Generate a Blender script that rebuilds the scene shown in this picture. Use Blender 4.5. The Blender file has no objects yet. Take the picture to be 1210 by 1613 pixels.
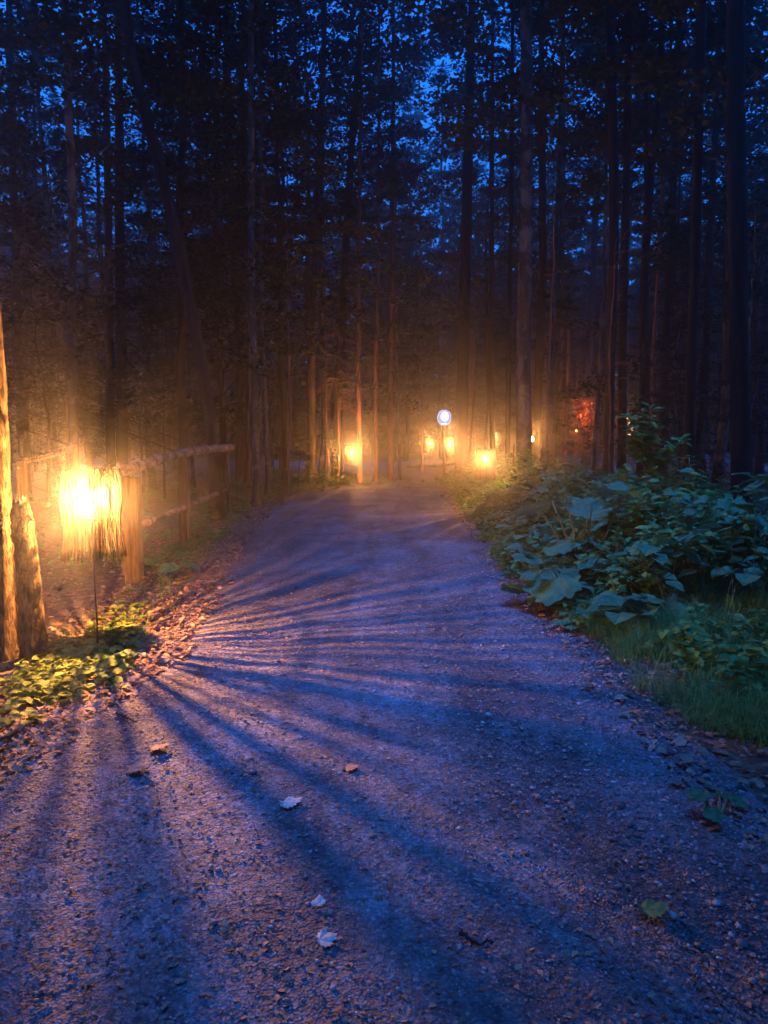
import bpy, math, random
import numpy as np
from mathutils import Vector, Matrix, Euler

R = math.radians
sc = bpy.context.scene
col = sc.collection

# ------------------------------------------------------------------ camera
FPX = 1165.0
PITCH = R(5.81)
CAMZ = 1.55
cd = bpy.data.cameras.new('camera')
cam = bpy.data.objects.new('camera', cd)
col.objects.link(cam)
cam.location = (0, 0, CAMZ)
cam.rotation_euler = (R(90) - PITCH, 0, 0)
cd.sensor_fit = 'VERTICAL'
cd.sensor_height = 36.0
cd.lens = 26.0
cd.clip_start = 0.05
cd.clip_end = 600
sc.camera = cam

# ------------------------------------------------------------------ sky
w = bpy.data.worlds.new('World')
sc.world = w
w.use_nodes = True
nt = w.node_tree
bg = nt.nodes['Background']
sky = nt.nodes.new('ShaderNodeTexSky')
sky.sky_type = 'NISHITA'
sky.sun_disc = False
sky.sun_elevation = R(75)
sky.sun_rotation = R(180)
tint = nt.nodes.new('ShaderNodeMix')
tint.data_type = 'RGBA'
tint.blend_type = 'MULTIPLY'
tint.inputs[0].default_value = 1.0
tint.inputs[7].default_value = (0.04, 0.38, 1.15, 1)      # blue dusk, camera balanced for lamp light
nt.links.new(sky.outputs[0], tint.inputs[6])
nt.links.new(tint.outputs[2], bg.inputs[0])
bg.inputs[1].default_value = 0.15

# last light of the dusk sky, coming down the open path from behind
sl = bpy.data.lights.new('dusk_light', 'SUN')
so = bpy.data.objects.new('dusk_light', sl)
col.objects.link(so)
so.rotation_euler = (R(16), 0, 0)
sl.energy = 3.1
sl.angle = R(14)
sl.color = (0.035, 0.19, 1.0)

sc.view_settings.view_transform = 'Standard'
sc.view_settings.look = 'None'
sc.view_settings.exposure = 1.9
sc.view_settings.gamma = 1
sc.render.engine = 'CYCLES'
cy = sc.cycles
cy.use_denoising = True
cy.max_bounces = 4
cy.diffuse_bounces = 2
cy.glossy_bounces = 1
cy.transmission_bounces = 2
cy.volume_bounces = 0
cy.transparent_max_bounces = 8
cy.sample_clamp_indirect = 2.0
cy.sample_clamp_direct = 0.0
cy.use_adaptive_sampling = True
cy.adaptive_threshold = 0.02
cy.caustics_reflective = False
cy.caustics_refractive = False

LANTERN_W = 190.0        # lamp power of a stick lantern
HAZE_D = 0.0132

# ------------------------------------------------------------------ helpers
def ray(px, py):
    u = (px - 605) / FPX
    v = (806.5 - py) / FPX
    return np.array([u, math.cos(PITCH) + v * math.sin(PITCH), -math.sin(PITCH) + v * math.cos(PITCH)])

def W(px, py, d):
    r = ray(px, py)
    t = d / r[1]
    return np.array([r[0] * t, d, CAMZ + r[2] * t])

def G(px, py, z=0.0):
    r = ray(px, py)
    t = (z - CAMZ) / r[2]
    return np.array([r[0] * t, r[1] * t, z])

def vnoise(x, y, s=1.0, seed=0):
    a = np.sin(x * 1.7 * s + seed) * np.cos(y * 1.3 * s + 2.1 * seed)
    b = np.sin(x * 3.1 * s + y * 2.3 * s + seed * 3.3) * 0.5
    c = np.sin(x * 6.3 * s - y * 5.7 * s + seed * 1.7) * 0.25
    return (a + b + c) / 1.75

# path edges, world x against world y
PY = np.array([-6, 0, 2.0, 3.5, 5.3, 8, 10, 15, 20, 22, 23.5, 27, 31, 35, 41, 50])
PL = np.array([-2.3, -2.2, -2.1, -1.95, -1.75, -2.05, -2.3, -2.65, -2.75, -1.9, -.8, -.8, -.9, -1.2, -3.8, -9])
PR = np.array([2.2, 2.1, 1.75, 1.55, 1.60, 1.45, 1.6, 1.75, 1.95, 1.95, 1.9, 1.95, 2.3, 2.2, 0.3, -5])
def pl(y): return np.interp(y, PY, PL) + 0.10 * vnoise(y, y * 0.3, 2.0, 4)
def pr(y): return np.interp(y, PY, PR) + 0.10 * vnoise(y, y * 0.3, 2.3, 9)

def gz(x, y):
    x = np.asarray(x, float); y = np.asarray(y, float)
    dl = np.clip((np.interp(y, PY, PL) - x), 0, None)
    dr = np.clip((x - np.interp(y, PY, PR)), 0, None)
    off = dl + dr
    base = 0.05 * vnoise(x, y, 0.9, 1) * np.clip(off, 0, 1) + 0.18 * vnoise(x, y, 0.21, 3) * np.clip(off / 4, 0, 1)
    return base + 0.07 * np.clip(dr, 0, 2.5) - 0.03 * np.clip(dl, 0, 3)

class MB:
    def __init__(s): s.v = []; s.f = []; s.n = 0
    def add(s, verts, faces):
        verts = np.asarray(verts, float).reshape(-1, 3)
        faces = np.asarray(faces, int)
        s.v.append(verts); s.f.append(faces + s.n); s.n += len(verts)
    def mesh(s, name, mat, smooth=True):
        m = bpy.data.meshes.new(name)
        v = np.concatenate(s.v)
        k = [f for f in s.f if len(f)]
        sizes = np.concatenate([np.full(len(f), f.shape[1]) for f in k])
        idx = np.concatenate([f.ravel() for f in k])
        m.vertices.add(len(v)); m.vertices.foreach_set('co', v.ravel())
        m.loops.add(len(idx)); m.loops.foreach_set('vertex_index', idx)
        m.polygons.add(len(sizes))
        m.polygons.foreach_set('loop_start', np.concatenate([[0], np.cumsum(sizes)[:-1]]))
        m.polygons.foreach_set('loop_total', sizes)
        m.update(calc_edges=True)
        m.polygons.foreach_set('use_smooth', np.full(len(sizes), smooth))
        if mat is not None:
            for q in (mat if isinstance(mat, (list, tuple)) else [mat]): m.materials.append(q)
        return m
    def obj(s, name, mat, parent=None, smooth=True):
        return link(name, s.mesh(name, mat, smooth), parent)

def link(name, data, parent=None, loc=None, rot=None, scale=None):
    o = bpy.data.objects.new(name, data)
    col.objects.link(o)
    if parent is not None: o.parent = parent
    if loc is not None: o.location = loc
    if rot is not None: o.rotation_euler = rot
    if scale is not None: o.scale = (scale,) * 3 if np.isscalar(scale) else scale
    return o

def tag(o, label=None, cat=None, group=None, kind=None):
    if label: o['label'] = label
    if cat: o['category'] = cat
    if group: o['group'] = group
    if kind: o['kind'] = kind
    return o

def thing(name, label, cat, loc=(0, 0, 0), rz=0.0, group=None, scale=1.0):
    o = bpy.data.objects.new(name, None)
    col.objects.link(o)
    o.empty_display_size = 0.2
    o.location = loc; o.rotation_euler = (0, 0, rz); o.scale = (scale,) * 3
    return tag(o, label, cat, group)

def tube(mb, pts, rad, sides=8, rough=0.0, rng=None, cap=True):
    pts = np.asarray(pts, float); n = len(pts)
    rad = np.broadcast_to(np.asarray(rad, float), (n,))
    t = np.gradient(pts, axis=0)
    t /= np.linalg.norm(t, axis=1)[:, None] + 1e-9
    ref = np.array([0, 0, 1.0]) if abs(t[0][2]) < 0.9 else np.array([1.0, 0, 0])
    a = np.cross(t, ref); a /= np.linalg.norm(a, axis=1)[:, None] + 1e-9
    b = np.cross(t, a)
    th = np.linspace(0, 2 * np.pi, sides, endpoint=False)
    ring = np.cos(th)[None, :, None] * a[:, None, :] + np.sin(th)[None, :, None] * b[:, None, :]
    rr = rad[:, None] * np.ones((1, sides))
    if rough and rng is not None:
        rr = rr * (1 + rough * rng.normal(size=(n, sides)) + rough * rng.normal(size=(1, sides)))
    v = (pts[:, None, :] + ring * rr[:, :, None]).reshape(-1, 3)
    i = np.arange(n - 1)[:, None] * sides; j = np.arange(sides)[None, :]
    j2 = (j + 1) % sides
    f = np.stack([i + j, i + j2, i + sides + j2, i + sides + j], -1).reshape(-1, 4)
    base = mb.n
    mb.add(v, f)
    if cap:
        v2 = np.array([pts[0], pts[-1]])
        k = mb.n; mb.v.append(v2); mb.n += 2
        jj = np.arange(sides); j3 = (jj + 1) % sides
        mb.f.append(np.stack([np.full(sides, k), base + j3, base + jj], -1))
        mb.f.append(np.stack([np.full(sides, k + 1), base + (n - 1) * sides + jj, base + (n - 1) * sides + j3], -1))

def box(mb, c, s, rot=None, jit=0.0, rng=None):
    v = np.array([[x, y, z] for x in (-.5, .5) for y in (-.5, .5) for z in (-.5, .5)]) * np.array(s)
    if jit and rng is not None: v += rng.normal(size=v.shape) * jit
    if rot is not None: v = v @ np.array(Euler(rot).to_matrix()).T
    mb.add(v + np.array(c), [[0, 1, 3, 2], [4, 6, 7, 5], [0, 4, 5, 1], [2, 3, 7, 6], [0, 2, 6, 4], [1, 5, 7, 3]])

def frames(rng, n, tilt=0.6):
    """n leaf frames: direction (in the leaf's length), side, normal."""
    nz = np.stack([rng.normal(size=n) * tilt, rng.normal(size=n) * tilt, np.ones(n)], -1)
    nz /= np.linalg.norm(nz, axis=1)[:, None]
    az = rng.uniform(0, 2 * np.pi, n)
    d = np.stack([np.cos(az), np.sin(az), np.zeros(n)], -1)
    d -= nz * np.sum(d * nz, 1)[:, None]
    d /= np.linalg.norm(d, axis=1)[:, None]
    return d, np.cross(nz, d), nz

def leaves(mb, P, L, rng, tilt=0.6, wide=0.5, bend=0.0, d=None):
    """diamond leaves (one quad folded as two tris when bend) at points P, length L."""
    n = len(P); L = np.broadcast_to(L, (n,))[:, None]
    D, S, N = frames(rng, n, tilt)
    if d is not None:
        D = d / (np.linalg.norm(d, axis=1)[:, None] + 1e-9)
        S = np.cross(N, D); S /= np.linalg.norm(S, axis=1)[:, None] + 1e-9
        N = np.cross(D, S)
    if bend == 0:
        v = np.stack([P, P + D * L * .45 + S * L * wide * .5, P + D * L, P + D * L * .5 - S * L * wide * .5], 1)
        mb.add(v.reshape(-1, 3), np.arange(n * 4).reshape(-1, 4))
    else:
        up = N * L * bend
        a = P; m = P + D * L * .5; e = P + D * L - up * 1.2
        l1 = P + D * L * .3 + S * L * wide * .5 + up * .6; l2 = P + D * L * .68 + S * L * wide * .38 + up * .3
        r1 = P + D * L * .3 - S * L * wide * .5 + up * .6; r2 = P + D * L * .68 - S * L * wide * .38 + up * .3
        v = np.stack([a, l1, l2, e, r2, r1, m], 1).reshape(-1, 3)
        k = np.arange(n)[:, None, None] * 7
        f = np.array([[0, 6, 2, 1], [6, 3, 2, 2], [0, 5, 4, 6], [6, 4, 3, 3]])
        q = (k + np.array([[0, 6, 2, 1], [0, 5, 4, 6]])[None]).reshape(-1, 4)
        t3 = (k + np.array([[6, 3, 2], [6, 4, 3]])[None]).reshape(-1, 3)
        b0 = mb.n
        mb.v.append(v); mb.n += len(v)
        mb.f.append(q + b0); mb.f.append(t3 + b0)

# ------------------------------------------------------------------ materials
def mat(name):
    m = bpy.data.materials.new(name); m.use_nodes = True
    return m, m.node_tree, m.node_tree.nodes['Principled BSDF']

def ramp(nt, fac, stops):
    r = nt.nodes.new('ShaderNodeValToRGB')
    e = r.color_ramp.elements
    while len(e) < len(stops): e.new(0.5)
    for k, (p, c) in enumerate(stops):
        e[k].position = p; e[k].color = (*c, 1)
    nt.links.new(fac, r.inputs[0])
    return r.outputs[0]

def noise(nt, scale, detail=6, stretch=None, rough=0.6, dist=0.0):
    n = nt.nodes.new('ShaderNodeTexNoise')
    n.inputs['Scale'].default_value = scale
    n.inputs['Detail'].default_value = detail
    n.inputs['Roughness'].default_value = rough
    n.inputs['Distortion'].default_value = dist
    tc = nt.nodes.new('ShaderNodeTexCoord')
    mp = nt.nodes.new('ShaderNodeMapping')
    nt.links.new(tc.outputs['Object'], mp.inputs[0])
    if stretch: mp.inputs['Scale'].default_value = stretch
    nt.links.new(mp.outputs[0], n.inputs['Vector'])
    return n.outputs['Fac']

def voro(nt, scale, feature='F1', out='Distance', rnd=1.0):
    n = nt.nodes.new('ShaderNodeTexVoronoi')
    n.feature = feature
    n.inputs['Scale'].default_value = scale
    n.inputs['Randomness'].default_value = rnd
    tc = nt.nodes.new('ShaderNodeTexCoord')
    nt.links.new(tc.outputs['Object'], n.inputs['Vector'])
    return n.outputs[out]

def bump(nt, p, h, strength=0.5, dist=0.01, prev=None):
    b = nt.nodes.new('ShaderNodeBump')
    b.inputs['Strength'].default_value = strength
    b.inputs['Distance'].default_value = dist
    nt.links.new(h, b.inputs['Height'])
    if prev is not None: nt.links.new(prev, b.inputs['Normal'])
    nt.links.new(b.outputs[0], p.inputs['Normal'])
    return b.outputs[0]

def mixc(nt, fac, a, b, mode='MIX'):
    m = nt.nodes.new('ShaderNodeMix'); m.data_type = 'RGBA'; m.blend_type = mode
    for s, v in ((m.inputs[0], fac), (m.inputs[6], a), (m.inputs[7], b)):
        if hasattr(v, 'node'): nt.links.new(v, s)
        elif isinstance(v, tuple): s.default_value = (*v, 1)
        else: s.default_value = v
    return m.outputs[2]

def islandrand(nt):
    g = nt.nodes.new('ShaderNodeNewGeometry')
    return g.outputs['Random Per Island']

def bark(name, dark, light, scale=9, patch=None, bumpd=0.02, stretch=(1, 1, 0.22)):
    m, t, p = mat(name)
    n1 = noise(t, scale, 8, stretch, 0.65, 0.4)
    c = ramp(t, n1, [(0.36, dark), (0.66, light)])
    if patch:
        n2 = noise(t, 3.2, 5, (1, 1, 0.8), 0.7, 0.8)
        k = ramp(t, n2, [(0.50, (0, 0, 0)), (0.56, (1, 1, 1))])
        c = mixc(t, k, c, patch)
    t.links.new(c, p.inputs['Base Color'])
    p.inputs['Roughness'].default_value = 0.9
    p.inputs['Specular IOR Level'].default_value = 0.2
    bump(t, p, n1, 0.9, bumpd)
    return m

M = {}
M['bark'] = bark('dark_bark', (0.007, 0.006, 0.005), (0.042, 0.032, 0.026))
M['bark_pale'] = bark('pale_lichen_bark', (0.018, 0.015, 0.013), (0.09, 0.075, 0.062), 7, (0.17, 0.155, 0.15))
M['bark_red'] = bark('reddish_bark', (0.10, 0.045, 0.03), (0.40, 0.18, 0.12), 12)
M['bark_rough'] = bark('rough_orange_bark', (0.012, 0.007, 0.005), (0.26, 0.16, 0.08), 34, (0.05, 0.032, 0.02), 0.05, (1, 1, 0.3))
M['peeled'] = bark('peeled_log', (0.16, 0.10, 0.065), (0.46, 0.31, 0.21), 16, (0.10, 0.06, 0.04), 0.02, (.5, .25, 1))
M['sawn'] = bark('weathered_post_wood', (0.05, 0.028, 0.018), (0.32, 0.18, 0.10), 30, (0.12, 0.085, 0.06), 0.02, (1, 1, 0.07))
M['stick'] = bark('lantern_sticks', (0.008, 0.004, 0.003), (0.06, 0.026, 0.010), 30, None, 0.002, (1, 1, 0.2))

def leafmat(name, a, b, trans=0.25, rough=0.6, spec=0.2, vein=0):
    m, t, p = mat(name)
    c = ramp(t, islandrand(t), [(0.0, a), (1.0, b)])
    if vein:
        n = noise(t, vein, 3)
        c = mixc(t, ramp(t, n, [(0.4, (0, 0, 0)), (0.6, (1, 1, 1))]), c, tuple(v * 1.35 for v in b))
    t.links.new(c, p.inputs['Base Color'])
    p.inputs['Roughness'].default_value = rough
    p.inputs['Specular IOR Level'].default_value = spec
    tr = t.nodes.new('ShaderNodeBsdfTranslucent')
    t.links.new(c, tr.inputs[0])
    mx = t.nodes.new('ShaderNodeMixShader'); mx.inputs[0].default_value = trans
    out = t.nodes['Material Output']
    t.links.new(p.outputs[0], mx.inputs[1]); t.links.new(tr.outputs[0], mx.inputs[2])
    t.links.new(mx.outputs[0], out.inputs[0])
    return m

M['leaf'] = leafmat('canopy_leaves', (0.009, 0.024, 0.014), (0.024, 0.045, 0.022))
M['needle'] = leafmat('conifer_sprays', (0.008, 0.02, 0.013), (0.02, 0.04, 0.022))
M['herb'] = leafmat('herb_leaves', (0.05, 0.15, 0.035), (0.16, 0.30, 0.06), 0.35)
M['herb_lamplit'] = leafmat('lamplit_yellow_leaves', (0.12, 0.18, 0.03), (0.28, 0.33, 0.06), 0.4)  # lantern light put into the colour: a brighter, yellower herb leaf
M['bigleaf'] = leafmat('broad_leaf', (0.03, 0.10, 0.04), (0.055, 0.15, 0.06), 0.25, 0.7, 0.15, 40)
M['grass'] = leafmat('grass_blades', (0.07, 0.18, 0.04), (0.18, 0.34, 0.08), 0.3)
M['litter'] = leafmat('dead_leaves', (0.16, 0.08, 0.045), (0.42, 0.24, 0.15), 0.1, 0.75, 0.2)
M['pale_dead'] = leafmat('pale_fallen_leaf', (0.22, 0.26, 0.22), (0.34, 0.38, 0.32), 0.15, 0.6, 0.3, 50)
M['stem'] = leafmat('green_stems', (0.10, 0.12, 0.05), (0.2, 0.2, 0.09), 0.1)

def stones(name, a, b):
    m, t, p = mat(name)
    c = ramp(t, islandrand(t), [(0.0, a), (0.7, tuple((x + y) / 2.6 for x, y in zip(a, b))), (1.0, b)])
    c = mixc(t, 0.6, c, ramp(t, noise(t, 60, 4), [(0.3, (0.5, 0.5, 0.5)), (0.7, (1, 1, 1))]), 'MULTIPLY')
    t.links.new(c, p.inputs['Base Color'])
    p.inputs['Roughness'].default_value = 0.75
    return m
M['stone'] = stones('gravel_stones', (0.07, 0.062, 0.062), (0.42, 0.39, 0.38))

# gravel path surface
m, t, p = mat('gravel_path')
v1 = voro(t, 95, 'F1', 'Color'); v1d = voro(t, 95); v2d = voro(t, 34); n_big = noise(t, 1.1, 6, None, 0.6, 0.5)
n_mid = noise(t, 14, 8); n_f = noise(t, 160, 4)
sep = t.nodes.new('ShaderNodeSeparateColor'); t.links.new(v1, sep.inputs[0])
g1 = ramp(t, sep.outputs[0], [(0.0, (0.06, 0.054, 0.055)), (0.55, (0.17, 0.15, 0.148)), (0.9, (0.29, 0.26, 0.26)), (1.0, (0.48, 0.45, 0.45))])
g2 = ramp(t, n_mid, [(0.35, (0.06, 0.053, 0.053)), (0.65, (0.28, 0.25, 0.245))])
c = mixc(t, 0.5, g1, g2)
c = mixc(t, 0.8, c, ramp(t, n_big, [(0.35, (0.38, 0.36, 0.36)), (0.6, (1, 1, 1))]), 'MULTIPLY')
n_rut = noise(t, 1.3, 5, (1.5, .22, 1), 0.6, 0.6)
c = mixc(t, 0.7, c, ramp(t, n_rut, [(0.38, (0.45, 0.42, 0.42)), (0.56, (1.15, 1.15, 1.15))]), 'MULTIPLY')
t.links.new(c, p.inputs['Base Color'])
p.inputs['Roughness'].default_value = 0.85
p.inputs['Specular IOR Level'].default_value = 0.3
b = bump(t, p, n_mid, 0.6, 0.035)
b = bump(t, p, v2d, 0.55, 0.02, b)
b = bump(t, p, v1d, 0.8, 0.010, b)
bump(t, p, n_f, 0.5, 0.004, b)
M['gravel'] = m

m, t, p = mat('forest_floor')
n1 = noise(t, 9, 8, None, 0.7); n2 = noise(t, 0.7, 4); v = voro(t, 26, 'F1', 'Color'); vd = voro(t, 26)
sep = t.nodes.new('ShaderNodeSeparateColor'); t.links.new(v, sep.inputs[0])
c = ramp(t, sep.outputs[0], [(0, (0.035, 0.022, 0.014)), (0.6, (0.12, 0.07, 0.045)), (1, (0.25, 0.15, 0.10))])
c = mixc(t, ramp(t, n2, [(0.45, (0, 0, 0)), (0.7, (0.6, 0.6, 0.6))]), c, (0.035, 0.05, 0.02))
t.links.new(c, p.inputs['Base Color'])
p.inputs['Roughness'].default_value = 0.95
b = bump(t, p, n1, 0.8, 0.06)
bump(t, p, vd, 0.6, 0.02, b)
M['floor'] = m

def emis(name, c, s):
    m, t, p = mat(name)
    p.inputs['Base Color'].default_value = (*c, 1)
    p.inputs['Emission Color'].default_value = (*c, 1)
    p.inputs['Emission Strength'].default_value = s
    return m
def plain(name, c, rough=0.6, metal=0.0):
    m, t, p = mat(name)
    n = noise(t, 25, 5)
    k = ramp(t, n, [(0.3, tuple(x * 0.75 for x in c)), (0.7, c)])
    t.links.new(k, p.inputs['Base Color'])
    p.inputs['Roughness'].default_value = rough; p.inputs['Metallic'].default_value = metal
    return m
M['flame'] = emis('flame', (1.0, 0.62, 0.22), 120)
M['wax'] = plain('candle_wax', (0.75, 0.68, 0.5), 0.5)
M['iron'] = plain('rusty_iron', (0.10, 0.06, 0.04), 0.6, 0.6)
M['wire'] = plain('galvanised_wire', (0.45, 0.43, 0.40), 0.45, 0.7)
# thin frosted candle glass: part clear, part scattering
m, t, p = mat('frosted_candle_glass')
tr = t.nodes.new('ShaderNodeBsdfTransparent'); tl = t.nodes.new('ShaderNodeBsdfTranslucent')
tl.inputs[0].default_value = (1, 0.86, 0.6, 1)
mx = t.nodes.new('ShaderNodeMixShader'); mx.inputs[0].default_value = 0.12
t.links.new(tr.outputs[0], mx.inputs[1]); t.links.new(tl.outputs[0], mx.inputs[2])
t.links.new(mx.outputs[0], t.nodes['Material Output'].inputs[0])
M['glass'] = m

# ------------------------------------------------------------------ ground and path
def grid(xs, ys, zf):
    X, Y = np.meshgrid(xs, ys)
    Z = zf(X, Y)
    v = np.stack([X, Y, Z], -1).reshape(-1, 3)
    nx, ny = len(xs), len(ys)
    i = np.arange(ny - 1)[:, None] * nx; j = np.arange(nx - 1)[None, :]
    f = np.stack([i + j, i + j + 1, i + nx + j + 1, i + nx + j], -1).reshape(-1, 4)
    return v, f

def under(x, y):
    z = gz(x, y)
    inside = (x > np.interp(y, PY, PL) + .25) & (x < np.interp(y, PY, PR) - .25)
    return np.where(inside, -0.05, z + 0.012 * vnoise(x, y, 4, 5))
xs = np.concatenate([np.linspace(-220, -24, 22), np.linspace(-22, -6.2, 40), np.linspace(-6, 6, 120), np.linspace(6.2, 22, 40), np.linspace(24, 220, 22)])
ys = np.concatenate([np.linspace(-30, -1, 12), np.linspace(0, 14, 130), np.linspace(14.3, 50, 110), np.linspace(54, 380, 26)])
mb = MB(); v, f = grid(xs, ys, under); mb.add(v, f)
tag(mb.obj('ground', M['floor']), 'leaf strewn forest floor either side of the path', None, None, 'structure')

rows = np.concatenate([np.arange(-5, 1.4, 0.2), np.arange(1.4, 6, 0.04), np.arange(6, 14, 0.1), np.arange(14, 50, 0.3)])
us = np.linspace(0, 1, 90)
V = []
for y in rows:
    a, b_ = pl(y) - 0.12, pr(y) + 0.12
    x = a + (b_ - a) * us
    e = np.minimum(us, 1 - us) * (b_ - a)
    z = 0.006 + 0.035 * (1 - (2 * us - 1) ** 2) * 0.6 - .016 * np.exp(-((us - .3 - .03 * math.sin(y)) / .07) ** 2) - .014 * np.exp(-((us - .72 - .03 * math.sin(y * .8)) / .06) ** 2) - 0.045 * np.exp(-e / 0.05) \
        + 0.010 * vnoise(x, np.full_like(x, y), 2.2, 2) + 0.004 * vnoise(x, np.full_like(x, y), 11, 7)
    V.append(np.stack([x, np.full_like(x, y), z], -1))
def pz(x, y):
    a, b_ = pl(y) - 0.12, pr(y) + 0.12
    u = (x - a) / (b_ - a)
    return 0.006 + 0.021 * (1 - (2 * u - 1) ** 2) + 0.010 * vnoise(x, y, 2.2, 2) + 0.004 * vnoise(x, y, 11, 7)
def surf(x, y):
    x = np.asarray(x, float); y = np.asarray(y, float)
    inside = (x > pl(y)) & (x < pr(y))
    return np.where(inside, pz(x, y), gz(x, y) + 0.012 * vnoise(x, y, 4, 5))
V = np.array(V).reshape(-1, 3); n = len(us)
i = np.arange(len(rows) - 1)[:, None] * n; j = np.arange(n - 1)[None, :]
mb = MB(); mb.add(V, np.stack([i + j, i + j + 1, i + n + j + 1, i + n + j], -1).reshape(-1, 4))
tag(mb.obj('path', M['gravel']), 'grey gravel footpath curving away between the trees', None, None, 'structure')

# loose stones lying over the path
rng = np.random.default_rng(5)
PH = (1 + 5 ** .5) / 2
ICO = np.array([[-1, PH, 0], [1, PH, 0], [-1, -PH, 0], [1, -PH, 0], [0, -1, PH], [0, 1, PH], [0, -1, -PH], [0, 1, -PH], [PH, 0, -1], [PH, 0, 1], [-PH, 0, -1], [-PH, 0, 1]]) / 1.9
ICOF = np.array([[0, 11, 5], [0, 5, 1], [0, 1, 7], [0, 7, 10], [0, 10, 11], [1, 5, 9], [5, 11, 4], [11, 10, 2], [10, 7, 6], [7, 1, 8], [3, 9, 4], [3, 4, 2], [3, 2, 6], [3, 6, 8], [3, 8, 9], [4, 9, 5], [2, 4, 11], [6, 2, 10], [8, 6, 7], [9, 8, 1]])
def scatter_stones(mb, x, y, r, rng):
    n = len(x)
    sc3 = np.stack([r * rng.uniform(.8, 1.5, n), r * rng.uniform(.7, 1.1, n), r * rng.uniform(.4, .75, n)], -1)
    v = ICO[None] * sc3[:, None, :] * (1 + 0.14 * rng.normal(size=(n, 12, 1)))
    a = rng.uniform(0, 2 * np.pi, n); ca, sa = np.cos(a)[:, None], np.sin(a)[:, None]
    vx = v[..., 0] * ca - v[..., 1] * sa; vy = v[..., 0] * sa + v[..., 1] * ca
    v = np.stack([vx + x[:, None], vy + y[:, None], v[..., 2] + (surf(x, y) + sc3[:, 2] * .3)[:, None]], -1)
    mb.add(v.reshape(-1, 3), (np.arange(n)[:, None, None] * 12 + ICOF[None]).reshape(-1, 3))
mb = MB()
N = 60000
y = 1.4 + 8 * rng.power(0.75, N) ; 
u = rng.uniform(0, 1, N)
edge = rng.random(N) < 0.35                                         # the loose stones gather along the right verge
u = np.where(edge, 1 - np.abs(rng.normal(0, 0.16, N)), u)
x = pl(y) + (pr(y) - pl(y)) * u + rng.normal(0, .05, N)
r = rng.lognormal(math.log(0.0024), 0.52, N) * np.where(edge, 1.5, 1.0)
r = np.clip(r, 0.002, 0.022)
scatter_stones(mb, x, y, r, rng)
tag(mb.obj('gravel', M['stone']), 'loose pale gravel stones scattered over the path', None, None, 'stuff')

# dead leaves: heaped on the verges, thin on the path
def litter(x, y, L, rng, lift=0.012):
    mbx = MB()
    P = np.stack([x, y, surf(x, y) + rng.uniform(.002, lift, len(x))], -1)
    leaves(mbx, P, L, rng, 0.33, 0.7, 0.13)
    return mbx
N = 26000
y = 1.6 + 20 * rng.power(0.9, N)
off = rng.exponential(0.75, N) - 0.35
x = np.where(rng.random(N) < 0.72, pl(y) - off, pr(y) + off * .8)
m1 = litter(x, y, np.clip(rng.lognormal(math.log(.032), .42, N), .012, .085), rng, 0.03)
N = 15000
y = 1.5 + 12 * rng.power(0.8, N); u = rng.beta(.7, 1.3, N)
x = pl(y) + (pr(y) - pl(y)) * u
P = np.stack([x, y, surf(x, y) + .003], -1)
leaves(m1, P, rng.uniform(.008, .030, N), rng, 0.25, 0.7, 0.15)
tag(m1.obj('leaf_litter', M['litter'], None, False), 'brown dead leaves littering the verges and path', None, None, 'stuff')

# ------------------------------------------------------------------ stick lanterns
rng = np.random.default_rng(11)
LH, LR = 0.67, 0.188
mb = MB()
NS = 90
for k in range(166):
    thick = k < NS
    a = (k + rng.uniform(-.7, .7)) * 2 * np.pi / NS if thick else (rng.uniform(0, 2 * np.pi) if k < 150 else rng.normal(5.35, .22))
    if abs(a % (2 * np.pi) - 4.66) < .40 and rng.random() < (.0 if thick else .8): continue
    top = LH * (1 - abs(rng.normal(0, .006))); bot = abs(rng.normal(0, .035)) if thick or rng.random() < .6 else rng.uniform(.05, .3)
    nseg = 12
    s = np.linspace(0, 1, nseg)
    z = bot + (top - bot) * s
    wob = .012 if thick else .035
    aa = a + rng.normal(0, wob * 2.0) * (s - .6) + wob * np.sin(s * rng.uniform(4, 11) + rng.uniform(0, 6)) + np.where(s > .78, rng.normal(0, .16) * (s - .78) * 5, 0)
    rr = LR + 0.006 * np.sin(s * rng.uniform(3, 9) + rng.uniform(0, 6)) + np.where(s < .3, (0.3 - s) * .07, 0) + rng.normal(0, .006) + .014 * np.exp(-((z - .45) / .1) ** 2)
    th = rng.uniform(.0022, .0050) * np.linspace(1.1, .75, nseg) if thick else rng.uniform(.0018, .0035) * np.linspace(1.1, .8, nseg)
    tube(mb, np.stack([rr * np.cos(aa), rr * np.sin(aa), z], -1), th, 5, .08, rng)
CAGE = mb.mesh('stick_cage', M['stick'])
HOOPS = []
for zz in (.10, .34, .645):
    th = np.linspace(0, 2 * np.pi, 33); mb = MB()
    tube(mb, np.stack([(LR - .012) * np.cos(th), (LR - .012) * np.sin(th), np.full(33, zz) + .004 * np.sin(5 * th)], -1), .0022, 5, cap=False)
    HOOPS.append(mb.mesh('wire_hoop', M['iron']))
FLZ = 0.455                                         # height of the light above the cage's foot
mb = MB(); tube(mb, [(0, 0, FLZ - .13), (0, 0, FLZ - .055)], [.018, .018], 12); CANDLE = mb.mesh('candle', M['wax'])
mb = MB(); zz = np.linspace(0, 1, 8); tube(mb, np.stack([zz * 0, zz * 0, FLZ - .052 + zz * .038], -1), .009 * np.sin(np.pi * (zz * .9 + .1)) + .001, 8); FLAME = mb.mesh('flame', M['flame'])
mb = MB(); tube(mb, [(0, 0, FLZ - .14), (0, 0, FLZ - .05), (0, 0, FLZ + .08)], [.062, .075, .075], 20, cap=False); 
mb = MB()
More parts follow.
